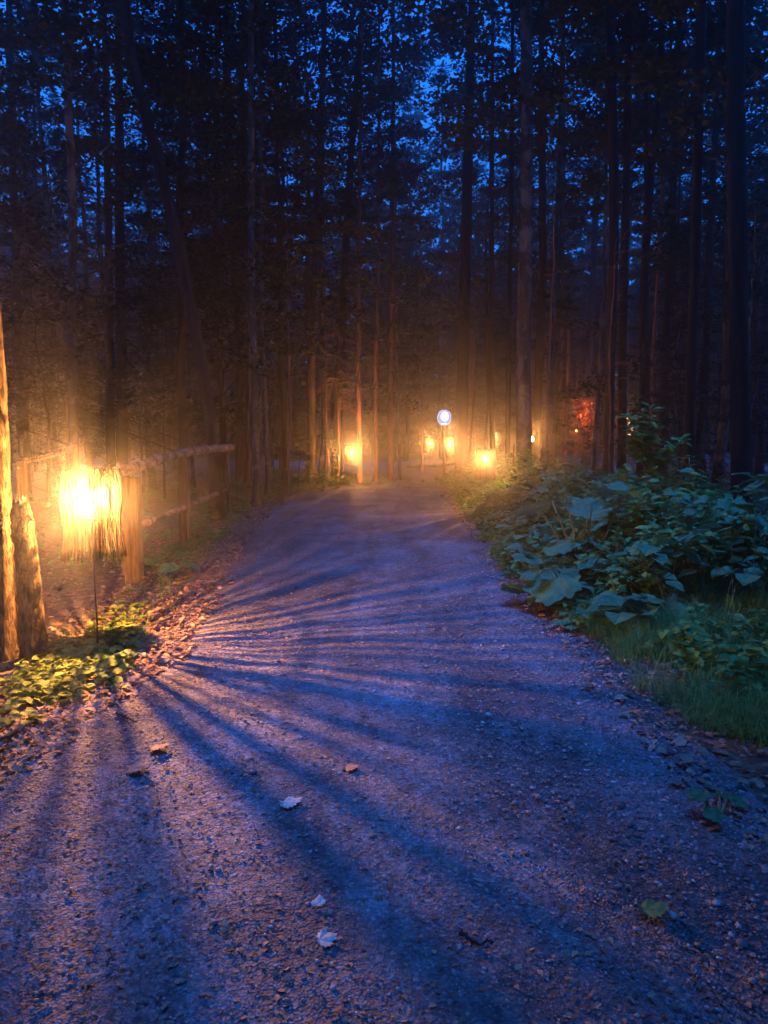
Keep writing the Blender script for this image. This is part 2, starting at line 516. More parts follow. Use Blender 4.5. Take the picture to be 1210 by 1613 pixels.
for k in range(3):
    a = k * 2.094
    tube(mb, [(0, 0, FLZ - .15), (.09 * math.cos(a), .09 * math.sin(a), FLZ - .13), ((LR - .012) * math.cos(a), (LR - .012) * math.sin(a), .34)], .0015, 5)
tube(mb, [(0, 0, FLZ - .16), (0, 0, FLZ - .145)], [.05, .066], 16)
SPIDER = mb.mesh('candle_tray', M['iron'])

def lantern(label, px, pyc, d, cat='lantern', power=LANTERN_W, rz=0.0, s=1.0, dx=0.0):
    c = W(px, pyc, d)
    gx, gy = c[0], c[1]
    gzv = float(surf(gx, gy))
    z0 = c[2] - LH * s * .5
    t = thing('stick_lantern', label, cat, (gx, gy, gzv), rz, 'stick lanterns on stakes along the path', s)
    h = (z0 - gzv) / s
    for nm, me in (('stick_cage', CAGE), *(('wire_hoop', q_) for q_ in HOOPS), ('candle_tray', SPIDER)):
        o = link(nm, me, t, (0, 0, h))
        if nm == 'candle_tray':
            link('candle', CANDLE, o); link('flame', FLAME, o)
    mb = MB()
    zz = np.linspace(-.1, h + FLZ - .155, 9)
    tube(mb, np.stack([.006 * np.sin(zz * 7), .006 * np.cos(zz * 5), zz], -1), np.linspace(.008, .006, 9), 6, .1, rng)
    mb.obj('stake', M['iron'], t)
    L = bpy.data.lights.new('candle_light', 'POINT')
    L.energy = power; L.color = (1.0, 0.42, 0.11); L.shadow_soft_size = 0.0065
    lo = link('candle_light', L, t, (0, 0, h + FLZ + .004))
    return t

lantern('largest stick lantern, glowing beside the log handrail on the near left verge', 145, 811, 5.3, rz=0.435, power=LANTERN_W * 1.42)
lantern('second largest stick lantern, glowing in the low green herbs right of the path', 765, 732, 15.3, rz=-.64, power=LANTERN_W * .62)
lantern('stick lantern glowing left of the path between the yellow lit trunk and the bend', 554, 718.5, 23.2, rz=2.9, s=1.05, power=LANTERN_W * .8)
lantern('stick lantern close to the right side of the round sign post', 708, 703.5, 27.0, rz=3.6, power=LANTERN_W * .65)
lantern('smaller stick lantern standing left of the round sign post', 677, 702.5, 34.0, rz=4.1, power=LANTERN_W * .6)
lantern('tiny far stick lantern just above and behind the lantern in the herbs', 781, 690, 46.0, rz=5.0, power=LANTERN_W * .5)

# ------------------------------------------------------------------ round sign on a post
sp = W(700, 658, 26.6)
t = thing('round_sign', 'bright round blue and white sign on a rough wooden post at the path bend', 'sign', (sp[0], sp[1], float(surf(sp[0], sp[1]))))
zc = sp[2] - float(surf(sp[0], sp[1]))
mb = MB()
zz = np.linspace(-.1, zc + .37, 12)
tube(mb, np.stack([.012 * np.sin(zz * 3) , zz * 0 + .09, zz], -1), np.linspace(.07, .05, 12), 9, .1, rng)
mb.obj('post', M['sawn'], t)
def disc(mb, r, yy, cx=0, cz=0, sx=1, sz=1, n=40, thick=.0):
    th = np.linspace(0, 2 * np.pi, n, endpoint=False)
    v = np.stack([cx + r * sx * np.cos(th), np.full(n, yy), cz + r * sz * np.sin(th)], -1)
    k = np.concatenate([v, [[cx, yy, cz]]])
    j = np.arange(n)
    mb.add(k, np.stack([j, (j + 1) % n, np.full(n, n)], -1))
    if thick:
        v2 = v + np.array([0, thick, 0]); b0 = mb.n
        mb.v.append(np.concatenate([v, v2])); mb.n += 2 * n
        mb.f.append(np.stack([b0 + j, b0 + (j + 1) % n, b0 + n + (j + 1) % n, b0 + n + j], -1))
RS = 0.255
mb = MB(); disc(mb, RS, 0.0, thick=.03, sz=1.12); o = mb.obj('sign_disc', emis('sign_blue', (0.10, 0.36, 0.85), 0.20), t, False); o.location = (0, 0, zc)  # sign faces are given a soft emission for their brightness
mb = MB()
th = np.linspace(0, 2 * np.pi, 49)
tube(mb, np.stack([RS * .93 * np.cos(th), th * 0 - .003, RS * 1.05 * np.sin(th)], -1), .007, 5, cap=False)
disc(mb, RS * .56, -.006, RS * .04, RS * .18, 1, 1.25)
disc(mb, RS * .38, -.006, RS * .0, -RS * .84, 1.1, .3)
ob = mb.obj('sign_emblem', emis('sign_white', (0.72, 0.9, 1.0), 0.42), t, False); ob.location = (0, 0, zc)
mb = MB(); box(mb, (-RS * .70, -.008, RS * .12), (RS * .3, .004, RS * .07))
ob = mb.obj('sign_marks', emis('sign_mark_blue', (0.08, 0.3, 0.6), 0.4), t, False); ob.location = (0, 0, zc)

# ------------------------------------------------------------------ other lamps deeper in the wood
def globe_mesh(r, name, m, sx=1.0, sz=1.0):
    mb = MB()
    z = np.linspace(-1, 1, 10) * .999
    tube(mb, np.stack([z * 0, z * 0, z * r * sz], -1), r * np.sqrt(1 - z * z) + 1e-4, 14)
    return mb.mesh(name, m)
def stake_lamp(name, label, cat, px, py, d, r, colr, strength, power=0, sz=1.0, shade=True, group=None):
    c = W(px, py, d); g = float(surf(c[0], c[1]))
    t = thing(name, label, cat, (c[0], c[1], g), 0, group)
    h = c[2] - g
    hh = max(h, .15)
    o = link('lamp_globe', globe_mesh(r, 'lamp_globe', emis('lamp_glow', colr, strength), 1, sz), t, (0, 0, hh))
    mb = MB(); zz = np.linspace(-.1, hh - r * sz * .9, 7)
    tube(mb, np.stack([.01 * np.sin(zz * 5), zz * 0, zz], -1), .014, 6); mb.obj('stake', M['iron'], t)
    mb = MB(); tube(mb, [(0, 0, hh - r * sz - .02), (0, 0, hh - r * sz * .6)], [.02, r * .9], 10); mb.obj('lamp_cup', M['iron'], t)
    if power:
        L = bpy.data.lights.new('lamp_light', 'POINT'); L.energy = power; L.color = colr; L.shadow_soft_size = .03
        link('lamp_light', L, t, (0, 0, hh + r * sz + .04))
    return t
stake_lamp('torch', 'bright orange torch on a thin stake among the trees right of the path', 'torch', 837, 692, 25, .075, (1.0, .42, .10), 45, 40, 1.5)
stake_lamp('red_lamp', 'red orange lamp glowing behind the orange lit leafy bush', 'lamp', 917, 655, 34.9, .05, (1.0, .24, .07), 3, 70, 1.2)
stake_lamp('far_lamp', 'tiny yellow lamp right under the orange lit bush', 'lamp', 908, 679, 40, .05, (1.0, .75, .15), 4, 0, 1.8, group='tiny far lamps between the dark trunks')
stake_lamp('far_lamp', 'tiny white teardrop lamp, brightest of those left of the tall leafy plant', 'lamp', 1009, 668, 38, .07, (1.0, .82, .45), 5, 6, 1.6, group='tiny far lamps between the dark trunks')
stake_lamp('far_lamp', 'tiny slim orange lamp, tallest of those left of the tall leafy plant', 'lamp', 987.5, 657, 38, .05, (1.0, .42, .12), 1.6, 4, 2.9, group='tiny far lamps between the dark trunks')
stake_lamp('far_lamp', 'tiny round amber lamp below the slim orange lamp', 'lamp', 991.5, 667, 38, .03, (1.0, .7, .25), 4, 0, 1.3, group='tiny far lamps between the dark trunks')
stake_lamp('far_lamp', 'tiny orange lamp at the foot of the white teardrop lamp', 'lamp', 1009, 682, 36, .04, (1.0, .4, .15), 2.5, 0, 1.2, group='tiny far lamps between the dark trunks')
stake_lamp('far_lamp', 'tiny flat peach lamp, lowest of those left of the tall leafy plant', 'lamp', 993, 684, 36, .10, (1.0, .45, .2), 1.8, 0, .45, group='tiny far lamps between the dark trunks')

# ------------------------------------------------------------------ handrail of logs, left
rng = np.random.default_rng(21)
t = thing('log_fence', 'rustic handrail of peeled logs on square posts behind the largest lantern', 'fence', (-2.75, 8.06, 0))
org = np.array([-2.75, 8.06, 0])
def q(px, py, d): return W(px, py, d) - org
def post_tube(px, pyt, d, r, name='post', m='sawn', sides=8, dz=0):
    a = W(px, pyt, d); g = float(surf(a[0], a[1])) - .1
    mb = MB(); zz = np.linspace(g, a[2], 8)
    tube(mb, np.stack([a[0] + rng.normal(0, .004, 8), a[1] + zz * 0, zz], -1) - org, np.full(8, r) * np.linspace(1.05, .95, 8), sides, .03, rng)
    mb.obj(name, M[m], t)
def squared(px, pyt, d, wx, wy, pxb=None):
    a = W(px, pyt, d); g = float(surf(a[0], a[1])) - .1
    mb = MB(); zz = np.linspace(g, a[2], 9)
    ax = a[0] if pxb is None else np.linspace(W(pxb, 900, d)[0], a[0], 9)
    th = np.array([45, 60, 120, 135, 225, 240, 300, 315]) * np.pi / 180
    n = 8
    V = []
    for k, z in enumerate(zz):
        cx = ax if np.isscalar(ax) else ax[k]
        V.append(np.stack([cx + wx / 2 * np.clip(np.cos(th) * 1.5, -1, 1), a[1] + wy / 2 * np.clip(np.sin(th) * 1.5, -1, 1), np.full(8, z)], -1) + rng.normal(0, .003, (8, 3)))
    V = np.concatenate(V) - org
    i = np.arange(8)[:, None] * n; j = np.arange(n)[None]; j2 = (j + 1) % n
    mb.add(V, np.stack([i + j, i + j2, i + n + j2, i + n + j], -1).reshape(-1, 4))
    mb.add(V[-8:], [[0, 1, 2, 3, 4, 5, 6, 7]])
    mb.obj('post', M['sawn'], t, False)
squared(206, 752, 8.06, .165, .14, 212)
squared(196, 748, 8.5, .10, .10)
squared(290, 722, 10.7, .14, .12, 291)
post_tube(358, 712, 15.2, .045)
def log(pts, r0, r1, name, m='peeled', n=22):
    P = np.array([q(*p) for p in pts]); s = np.linspace(0, len(P) - 1, n)
    Q = np.stack([np.interp(s, range(len(P)), P[:, k]) for k in range(3)], -1) + rng.normal(0, .007, (n, 3))
    mb = MB(); tube(mb, Q, np.linspace(r0, r1, n), 10, .05, rng)
    for k in range(9):
        c = Q[rng.integers(2, n - 2)]; e = rng.normal(size=3); e /= np.linalg.norm(e)
        tube(mb, [c, c + e * r0 * rng.uniform(1.15, 1.6)], [.016, .010], 6)
    mb.obj(name, M[m], t)
log([(150, 757, 7.0), (205, 738, 8.1), (296, 711, 11.0)], .066, .062, 'top_rail', n=16)
log([(283, 713.5, 10.5), (330, 707.5, 13.1), (364, 705, 15.4)], .072, .078, 'top_rail', n=14)
log([(222, 826, 8.3), (290, 800, 10.7), (354, 771, 15.1)], .048, .045, 'lower_rail')

# ------------------------------------------------------------------ cable rail and split post at the left edge
t2 = thing('cable_fence', 'grey squared post carrying two thin rails behind the split stump', 'fence', (-3.1, 6.4, 0))
org2 = np.array([-3.1, 6.4, 0])
mb = MB()
a = W(34, 727, 6.4)
box(mb, np.array([a[0], a[1], a[2] / 2 - .05]) - org2, (.072, .07, a[2] + .1), None, .003, rng); mb.obj('post', M['sawn'], t2, False)
mb = MB(); c = W(28, 737, 6.36) - org2; tube(mb, [c + [0, .01, 0], c + [0, -.012, 0]], [.013, .011], 8); mb.obj('bolt', M['wire'], t2)
for (ya, yb) in ((724, 701), (730, 704)):
    mb = MB(); A = W(34, ya, 6.4) - org2; B = W(118, yb, 9.5) - org2; n = 10
    P = A + (B - A) * np.linspace(0, 1, n)[:, None]; P[:, 2] -= .02 * np.sin(np.linspace(0, np.pi, n))
    tube(mb, P, .013, 6, .05, rng); mb.obj('rail', M['peeled'], t2)
mb = MB(); a = W(118, 700, 9.5); zz = np.linspace(-.1, a[2] + .03, 6); tube(mb, np.stack([a[0] + zz * 0, a[1] + zz * 0, zz], -1) - org2, .04, 8, .05, rng); mb.obj('post', M['sawn'], t2)

t3 = thing('split_stump', 'tall split stump with rough orange lit bark beside the leaning trunk', 'stump', (G(52, 1036)[0], G(52, 1036)[1], 0))
o3 = np.array(t3.location)
mb = MB(); ph = [(54, 1045), (50, 980), (46, 920), (42, 870), (37, 830), (33, 800), (30, 789)]
P = []
for (x_, y_) in ph: P.append(W(x_, y_, o3[1]) - o3)
P = np.array(P); s = np.linspace(0, 6, 30)
Q = np.stack([np.interp(s, range(7), P[:, k]) for k in range(3)], -1); Q[0, 2] = -.1
tube(mb, Q, np.interp(np.linspace(0, 1, 30), [0, .5, .85, 1], [.085, .072, .062, .03]), 14, .10, rng); mb.obj('bark', M['bark_rough'], t3)
mb = MB()
for k in range(5):
    a = k * 1.2 + .3; c = Q[-3] + np.array([.028 * math.cos(a), .028 * math.sin(a), 0])
    tube(mb, [c, c + np.array([.01 * math.cos(a), .01 * math.sin(a), .04 + .03 * rng.random()])], [.02, .002], 5, .1, rng)
c = Q[-8]
tube(mb, [c, c + np.array([.06, -.02, .0]), c + np.array([.10, -.02, -.035])], [.035, .02, .003], 6, .1, rng)
mb.obj('splinter', M['sawn'], t3)

# ------------------------------------------------------------------ trees
rng = np.random.default_rng(33)
def sprays(mb, rng, centers, per, spread, L, tilt=0.45, flat=0.22):
    n = len(centers) * per
    c = np.repeat(centers, per, 0)
    o = rng.normal(size=(n, 3)) * spread * np.array([1, 1, flat])
    leaves(mb, c + o, L * rng.uniform(.6, 1.3, n), rng, tilt, .62)

def crown_mesh(seed, z0, z1, rad, nb, tw, per, L, shape='broad', mat_='leaf'):
    """boughs leaving the trunk, each a flat fan of leafy twigs"""
    rng = np.random.default_rng(seed)
    mb = MB(); ends = []; PP = []
    for b in range(nb):
        s = (b + rng.random()) / nb
        z = z0 + (z1 - z0) * s
        Lb = rad * (np.sin(np.pi * (0.15 + 0.78 * s)) ** .6 if shape == 'broad' else 1.08 - s) * rng.uniform(.55, 1.2)
        a = rng.uniform(0, 2 * np.pi); rise = rng.uniform(.0, .5) if shape == 'broad' else rng.uniform(-.25, .05)
        d = np.array([math.cos(a), math.sin(a), 0]); sd = np.array([-math.sin(a), math.cos(a), 0])
        ends.append(d * Lb * .8 + [0, 0, z + rise * Lb * .8 - .1 * Lb])
        for k in range(tw):
            u = rng.uniform(.22, 1) ** .8; side = rng.choice([-1, 1]); wl = Lb * .42 * (1.15 - u) * rng.uniform(.4, 1.1)
            c = d * Lb * u + np.array([0, 0, z + rise * Lb * u - .12 * Lb * u * u])
            v = rng.random(per) ** .7
            p = c + (sd * side + d * .6)[None] * (wl * v)[:, None] + rng.normal(size=(per, 3)) * np.array([.13, .13, .05]) * rad / 3
            PP.append(p)
    P = np.concatenate(PP); n = len(P)
    leaves(mb, P, L * rng.uniform(.6, 1.35, n), rng, .5, .6)
    return mb.mesh('crown', M[mat_], False), np.array(ends)

def trunk_mb(pts, rad, sides=10, rough=.05, rng=rng, limbs=None, lr=.03):
    mb = MB(); tube(mb, pts, rad, sides, rough, rng)
    if limbs is not None:
        for c in limbs:
            zt = max(c[2] - np.hypot(c[0], c[1]) * .5, pts[0][2] + .5)
            k = np.interp(zt, pts[:, 2], range(len(pts))); b0 = np.array([np.interp(k, range(len(pts)), pts[:, j]) for j in range(3)])
            mid = (b0 + c) / 2 + np.array([0, 0, -.1])
            tube(mb, [b0, mid, c], [lr, lr * .6, lr * .25], 5)
    return mb

CROWNS = {}
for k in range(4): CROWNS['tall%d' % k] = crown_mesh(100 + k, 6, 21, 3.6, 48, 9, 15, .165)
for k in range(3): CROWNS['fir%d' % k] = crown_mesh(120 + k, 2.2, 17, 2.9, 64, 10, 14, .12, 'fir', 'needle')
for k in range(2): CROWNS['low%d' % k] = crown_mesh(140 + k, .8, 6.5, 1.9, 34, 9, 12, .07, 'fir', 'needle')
CROWNS['lit'] = crown_mesh(150, .3, 6.0, 1.9, 30, 8, 12, .11, 'fir', 'herb_lamplit')  # evergreen crown in the lamplit leaf colour instead of dark needles
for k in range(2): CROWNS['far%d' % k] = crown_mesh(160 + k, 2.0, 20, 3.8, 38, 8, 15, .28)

GTREE = 'trees of the dark forest'
def key_tree(label, poly, wpx, d, bk='bark', crown='tall0', cz=0.0, cat='tree', top=20, stubs=0, name='forest_tree', cs=1.0, crot=0.0, wtop=.75):
    P = [W(x_, y_, d) for (x_, y_) in poly]
    g = float(surf(P[0][0], d))
    P = [np.array([P[0][0] + (P[0][0] - P[1][0]) * .15, d, g - .15])] + P
    dr_ = (P[-1] - P[-2]); dr_ /= max(dr_[2], .1)
    while P[-1][2] < top:
        dr_[:2] *= .8
        P.append(P[-1] + dr_ * 2.5)
    P = np.array(P); o = np.array([P[0][0], d, g])
    s = np.linspace(0, len(P) - 1, 46)
    Q = np.stack([np.interp(s, range(len(P)), P[:, k]) for k in range(3)], -1)
    Q[:, :2] += rng.normal(0, .006, (46, 2))
    for _ in range(2): Q[1:-1] = (Q[:-2] + Q[1:-1] * 2 + Q[2:]) / 4
    r0 = wpx * d / FPX / 2
    hgt = Q[:, 2] - g
    rad = r0 * .92 * np.interp(hgt, [-.2, .0, .18, .6, 3, 12, top], [2.1, 1.8, 1.3, 1.08, 1.0, wtop, .3]) * (1 + .05 * rng.normal(size=46))
    t = thing(name, label, cat, tuple(o), 0, None)
    mb = trunk_mb(Q - o, rad, 12, .045, rng)
    stubs = stubs or 7
    if stubs > 0:
        for k in range(stubs):
            i = rng.integers(6, 30); a = rng.uniform(0, 2 * np.pi); L = rng.uniform(.2, 1.0)
            c = Q[i] - o; e = np.array([math.cos(a), math.sin(a), rng.uniform(-.3, .4)])
            tube(mb, [c, c + e * L * .5, c + e * L + np.array([0, 0, -.12 * L])], [.012, .008, .003], 4)
    mb.obj('trunk', M[bk], t)
    if crown:
        me, C = CROWNS[crown]
        i = np.searchsorted(hgt, min(12, top * .6)); off = Q[min(i, 45)] - o
        cr = link('crown', me, t, (off[0], off[1], cz), (0, 0, crot + rng.uniform(0, 6)), cs)
    return t

K = key_tree
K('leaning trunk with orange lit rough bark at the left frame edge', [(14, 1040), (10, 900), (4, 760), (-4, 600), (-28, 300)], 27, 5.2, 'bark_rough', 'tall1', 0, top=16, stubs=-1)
K('thickest mottled pale trunk right of centre, patched with lichen', [(826, 700), (823, 560), (828, 400), (830, 200), (829, 0)], 24, 18, 'bark_pale', 'tall0', 2, stubs=6)
K('dark straight trunk touching the right side of the mottled pale trunk', [(844, 690), (850, 560), (856, 400), (853, 200), (852, 0)], 15, 27, 'bark', 'tall1', 2)
K('broad dark trunk rising straight above the round sign', [(727, 700), (730, 560), (734, 400), (739, 200), (744, 0)], 20, 24, 'bark', 'tall2', 3)
K('dark trunk leaning right above the red dead branches', [(531, 690), (536, 560), (546, 380), (556, 200), (572, 0)], 14, 24.5, 'bark', 'tall3', 2)
K('trunk lit yellow at its foot left of the bend lantern', [(492, 735), (490, 640), (492, 500), (500, 300), (508, 150), (512, 0)], 12, 24.1, 'bark_rough', 'tall0', 2, stubs=5)  # yellow lit look partly put into a lighter orange bark
K('crooked trunk leaning far left over the log handrail', [(338, 700), (325, 620), (300, 480), (285, 400), (262, 300), (235, 200), (208, 100), (196, 0)], 20, 14, 'bark', 'tall1', 1)
K('right one of two close dark trunks at upper left', [(192, 700), (190, 500), (188, 300), (187, 0)], 18, 21, 'bark', 'tall2', 2)
K('left one of two close dark trunks at upper left', [(174, 690), (172, 500), (170, 300), (164, 0)], 14, 22, 'bark', 'tall3', 2)
K('pale broken leaning snag in the dark at the far left', [(108, 640), (100, 480), (90, 380), (82, 320), (76, 268)], 9, 19, 'bark_pale', None, 0, 'snag', 6, name='snag')
K('slim pale trunk left of the path with bare stubs', [(404, 800), (402, 650), (398, 500), (396, 400), (396, 0)], 11, 16.5, 'bark_pale', 'fir0', 2, stubs=10)
K('thin crooked pale trunk beside the slim pale trunk', [(421, 720), (418, 620), (413, 560), (412, 400), (410, 0)], 7, 19, 'bark_pale', 'fir1', 3, stubs=8)
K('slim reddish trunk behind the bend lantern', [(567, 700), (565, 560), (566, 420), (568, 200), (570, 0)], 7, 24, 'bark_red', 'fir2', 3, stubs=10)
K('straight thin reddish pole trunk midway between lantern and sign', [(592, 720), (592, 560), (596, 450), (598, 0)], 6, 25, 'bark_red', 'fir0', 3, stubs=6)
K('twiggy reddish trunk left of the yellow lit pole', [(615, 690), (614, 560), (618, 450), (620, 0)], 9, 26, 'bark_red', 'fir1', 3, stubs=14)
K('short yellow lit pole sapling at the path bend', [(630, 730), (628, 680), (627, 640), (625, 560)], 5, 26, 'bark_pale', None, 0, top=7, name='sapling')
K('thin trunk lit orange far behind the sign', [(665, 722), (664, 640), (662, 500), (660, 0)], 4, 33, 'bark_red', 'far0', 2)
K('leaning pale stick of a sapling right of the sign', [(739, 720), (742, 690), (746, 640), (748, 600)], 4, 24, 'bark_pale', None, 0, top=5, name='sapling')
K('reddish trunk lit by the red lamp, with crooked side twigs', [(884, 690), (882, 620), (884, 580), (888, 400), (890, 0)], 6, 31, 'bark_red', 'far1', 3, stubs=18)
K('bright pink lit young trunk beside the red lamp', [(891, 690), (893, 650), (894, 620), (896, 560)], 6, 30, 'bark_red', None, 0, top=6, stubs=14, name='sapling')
K('slender pale barked trunk right of the orange lit bush', [(937, 720), (941, 640), (947, 560), (952, 480), (955, 300), (957, 0)], 8, 22, 'bark_pale', 'tall1', 3)
K('dark trunk leaning left behind the slender pale trunk', [(925, 690), (928, 560), (936, 400), (946, 200), (950, 0)], 12, 38, 'bark', 'tall2', 3)
K('thick black trunk in the middle of the right forest', [(958, 700), (962, 560), (968, 380), (966, 200), (962, 0)], 18, 16, 'bark', 'tall3', 2)
K('black trunk close behind the thick black trunk', [(980, 690), (980, 560), (984, 400), (988, 200), (990, 0)], 13, 17.5, 'bark', 'tall0', 2)
K('thin dark trunk behind the tall leafy plant', [(1022, 700), (1020, 560), (1018, 400), (1018, 0)], 8, 23, 'bark', 'tall1', 3, stubs=10)
K('thin trunk with a pink lit edge above the tall leafy plant', [(1026, 700), (1028, 600), (1036, 450), (1050, 200), (1060, 0)], 8, 25, 'bark_red', 'tall2', 3, stubs=12)
K('straight dark trunk above the right shrubs', [(1086, 720), (1090, 560), (1096, 400), (1101, 200), (1106, 0)], 18, 14, 'bark', 'tall3', 2)
K('very broad black trunk near the right frame edge', [(1168, 780), (1166, 600), (1164, 400), (1160, 200), (1158, 0)], 30, 11.5, 'bark', 'tall0', 1)
K('slim dark trunk crossing the sky gap above the sign', [(800, 690), (802, 560), (806, 300), (808, 0)], 8, 22, 'bark', 'tall1', 3, stubs=6)
K('dark trunk between the sign trunk and mottled trunk', [(776, 700), (772, 560), (775, 400), (776, 0)], 9, 27, 'bark', 'tall2', 3)
K('slim bluish trunk just right of the torch', [(866, 690), (868, 560), (876, 400), (884, 200), (888, 0)], 10, 21, 'bark_pale', 'tall3', 3)

# the young dead conifer with red lit arching twigs
c = W(533, 740, 23.6); g = float(surf(c[0], c[1]))
t = thing('dead_conifer', 'slender dead young conifer with arching bare twigs lit red', 'dead tree', (c[0], c[1], g))
mb = MB(); zz = np.linspace(-.1, 6.2, 16)
tube(mb, np.stack([.02 * np.sin(zz * 2) + .06 * zz / 5, zz * 0, zz], -1), np.linspace(.04, .012, 16), 6, .08, rng); mb.obj('trunk', M['bark_red'], t)
for k in range(34):
    z0 = rng.uniform(2.3, 5.9); a = rng.normal(-.1, .8) + (math.pi if rng.random() < .3 else 0); L = rng.uniform(.35, .9)
    s = np.linspace(0, 1, 8)
    P = np.stack([.03 + L * s * math.cos(a), L * s * math.sin(a), z0 + .14 * np.sin(s * 2.2) - .5 * L * s ** 2.4], -1)
    mb = MB(); tube(mb, P, np.linspace(.020, .007, 8), 5)
    for j in range(rng.integers(1, 4)):
        i = rng.integers(2, 7); e = np.array([math.cos(a + rng.normal(0, .5)), math.sin(a), -.5]) * .25
        tube(mb, [P[i], P[i] + e * .6, P[i] + e + np.array([0, 0, -.08])], [.010, .008, .005], 4)
    mb.obj('twig', M['bark_red'], t)

# background trees
protos = {}
def proto_trunk(key, seed, h, r, limbs):
    rg = np.random.default_rng(seed)
    n = 26; zz = np.linspace(-.2, h, n)
    P = np.stack([np.cumsum(rg.normal(0, .03, n)), np.cumsum(rg.normal(0, .03, n)), zz], -1); P -= P[1] * [1, 1, 0]
    rad = r * np.interp(zz, [-.2, .3, h], [1.35, 1.05, .25])
    C = CROWNS[limbs][1]
    mb = trunk_mb(P, rad, 9, .05, rg, C[rg.choice(len(C), 26, replace=False)], r * .22)
    for k in range(16):
        i = rg.integers(3, 14); a = rg.uniform(0, 6.28); L = rg.uniform(.2, .8)
        e = np.array([math.cos(a), math.sin(a), rg.uniform(-.3, .3)]); tube(mb, [P[i], P[i] + e * L], [.012, .003], 4)
    return mb.mesh('trunk', M['bark' if seed % 3 else 'bark_pale'])
TR = {k: proto_trunk(k, 200 + i, (20 if k[:3] in ('tal', 'far') else 16.5 if k[:3] == 'fir' else 6.4), (.13 if k[:3] in ('tal', 'far') else .10 if k[:3] == 'fir' else .035), k) for i, k in enumerate(CROWNS)}
def bg_tree(kind, x, y, s, label, group, name='forest_tree'):
    z = float(surf(x, y))
    t = thing(name, label, 'tree', (x, y, z - .05), rng.uniform(0, 6.28), group, s)
    link('trunk', TR[kind], t); link('crown', CROWNS[kind][0], t)
    return t
LM = ((20, 'the left frame edge'), (95, 'the pale snag'), (182, 'the two close dark trunks'), (262, 'the crooked leaning trunk'), (330, 'the handrail end'), (400, 'the slim pale trunk'), (445, 'the first gap left of the yellow lit trunk'),
      (495, 'the yellow lit trunk'), (536, 'the red dead twigs'), (592, 'the thin reddish pole trunk'), (630, 'the yellow lit pole sapling'), (678, 'the small lantern by the sign'), (730, 'the broad trunk above the sign'),
      (774, 'the lantern in the herbs'), (825, 'the mottled trunk'), (868, 'the slim bluish trunk'), (905, 'the orange lit bush'), (947, 'the slender pale barked trunk'), (975, 'the two thick black trunks'),
      (1020, 'the tall leafy plant'), (1092, 'the straight dark trunk above the shrubs'), (1165, 'the very broad black trunk'), (1215, 'the right frame edge'))
used = {}
def where(kind_, x, y):
    px = 605 + x / y * FPX
    lx, nm = min(LM, key=lambda q_: abs(q_[0] - px))
    side = 'directly behind' if abs(lx - px) < 9 else 'behind and just left of' if px < lx else 'behind and just right of'
    lb = '%s %s %s' % (kind_, side, nm)
    k = used.get(lb, 0); used[lb] = k + 1
    if k: lb = '%s %s %s' % (('', 'second ', 'third ', 'fourth ', 'fifth ', 'sixth ', 'seventh ', 'eighth ')[min(k, 7)] + kind_, side, nm)
    lb = lb.replace('behind and just', 'just')
    return lb
def zone(px):
    return ('far left behind the log handrail' if px < 250 else 'left, between handrail and bend lantern' if px < 520 else 'behind the bend and round sign' if px < 760
            else 'behind the mottled trunk' if px < 930 else 'right, behind the black trunks' if px < 1090 else 'far right in the dark')
placed = []
def clear(x, y, m=.9):
    px = 605 + x / y * FPX
    for a, b, dmax in ((872, 952, 36), (980, 1032, 40), (540, 640, 32), (640, 725, 46), (760, 845, 30), (812, 860, 34)):
        if a < px < b and y < dmax: return False
    if any((x - a) ** 2 + (y - b) ** 2 < m * m for a, b in placed): return False
    placed.append((x, y)); return True
cnt = 0
while cnt < 52:                                    # slim trees of the middle distance
    y = rng.uniform(22, 42); px = rng.uniform(-60, 1270); x = (px - 605) / FPX * y
    if x > np.interp(y, PY, PL) - 1.2 and x < np.interp(y, PY, PR) + .9: continue
    if not clear(x, y, .7): continue
    kd = rng.choice(['tall0', 'tall1', 'tall2', 'tall3', 'fir0', 'fir1', 'fir2'])
    bg_tree(kd, x, y, rng.uniform(.75, 1.15), where('slim dark forest tree', x, y), 'slim forest trees ' + zone(px)); cnt += 1
cnt = 0
while cnt < 58:                                    # the far rows
    y = rng.uniform(43, 66); px = rng.uniform(-100, 1310); x = (px - 605) / FPX * y
    if not clear(x, y, 1.1): continue
    bg_tree(rng.choice(['far0', 'far1', 'tall1', 'fir0']), x, y, rng.uniform(.9, 1.25), where('distant dim forest tree', x, y), 'distant forest trees ' + zone(px)); cnt += 1
cnt = 0
while cnt < 20:                                    # understorey evergreens
    y = rng.uniform(13, 30); px = rng.uniform(-60, 1250); x = (px - 605) / FPX * y
    if x > np.interp(y, PY, PL) - 1.8 and x < np.interp(y, PY, PR) + 2.2: continue
    if not clear(x, y, 1.5): continue
    bg_tree(rng.choice(['low0', 'low1']), x, y, rng.uniform(.7, 1.1), where('small flat sprayed evergreen', x, y), 'young evergreens ' + zone(px), 'young_evergreen'); cnt += 1
SAP = []
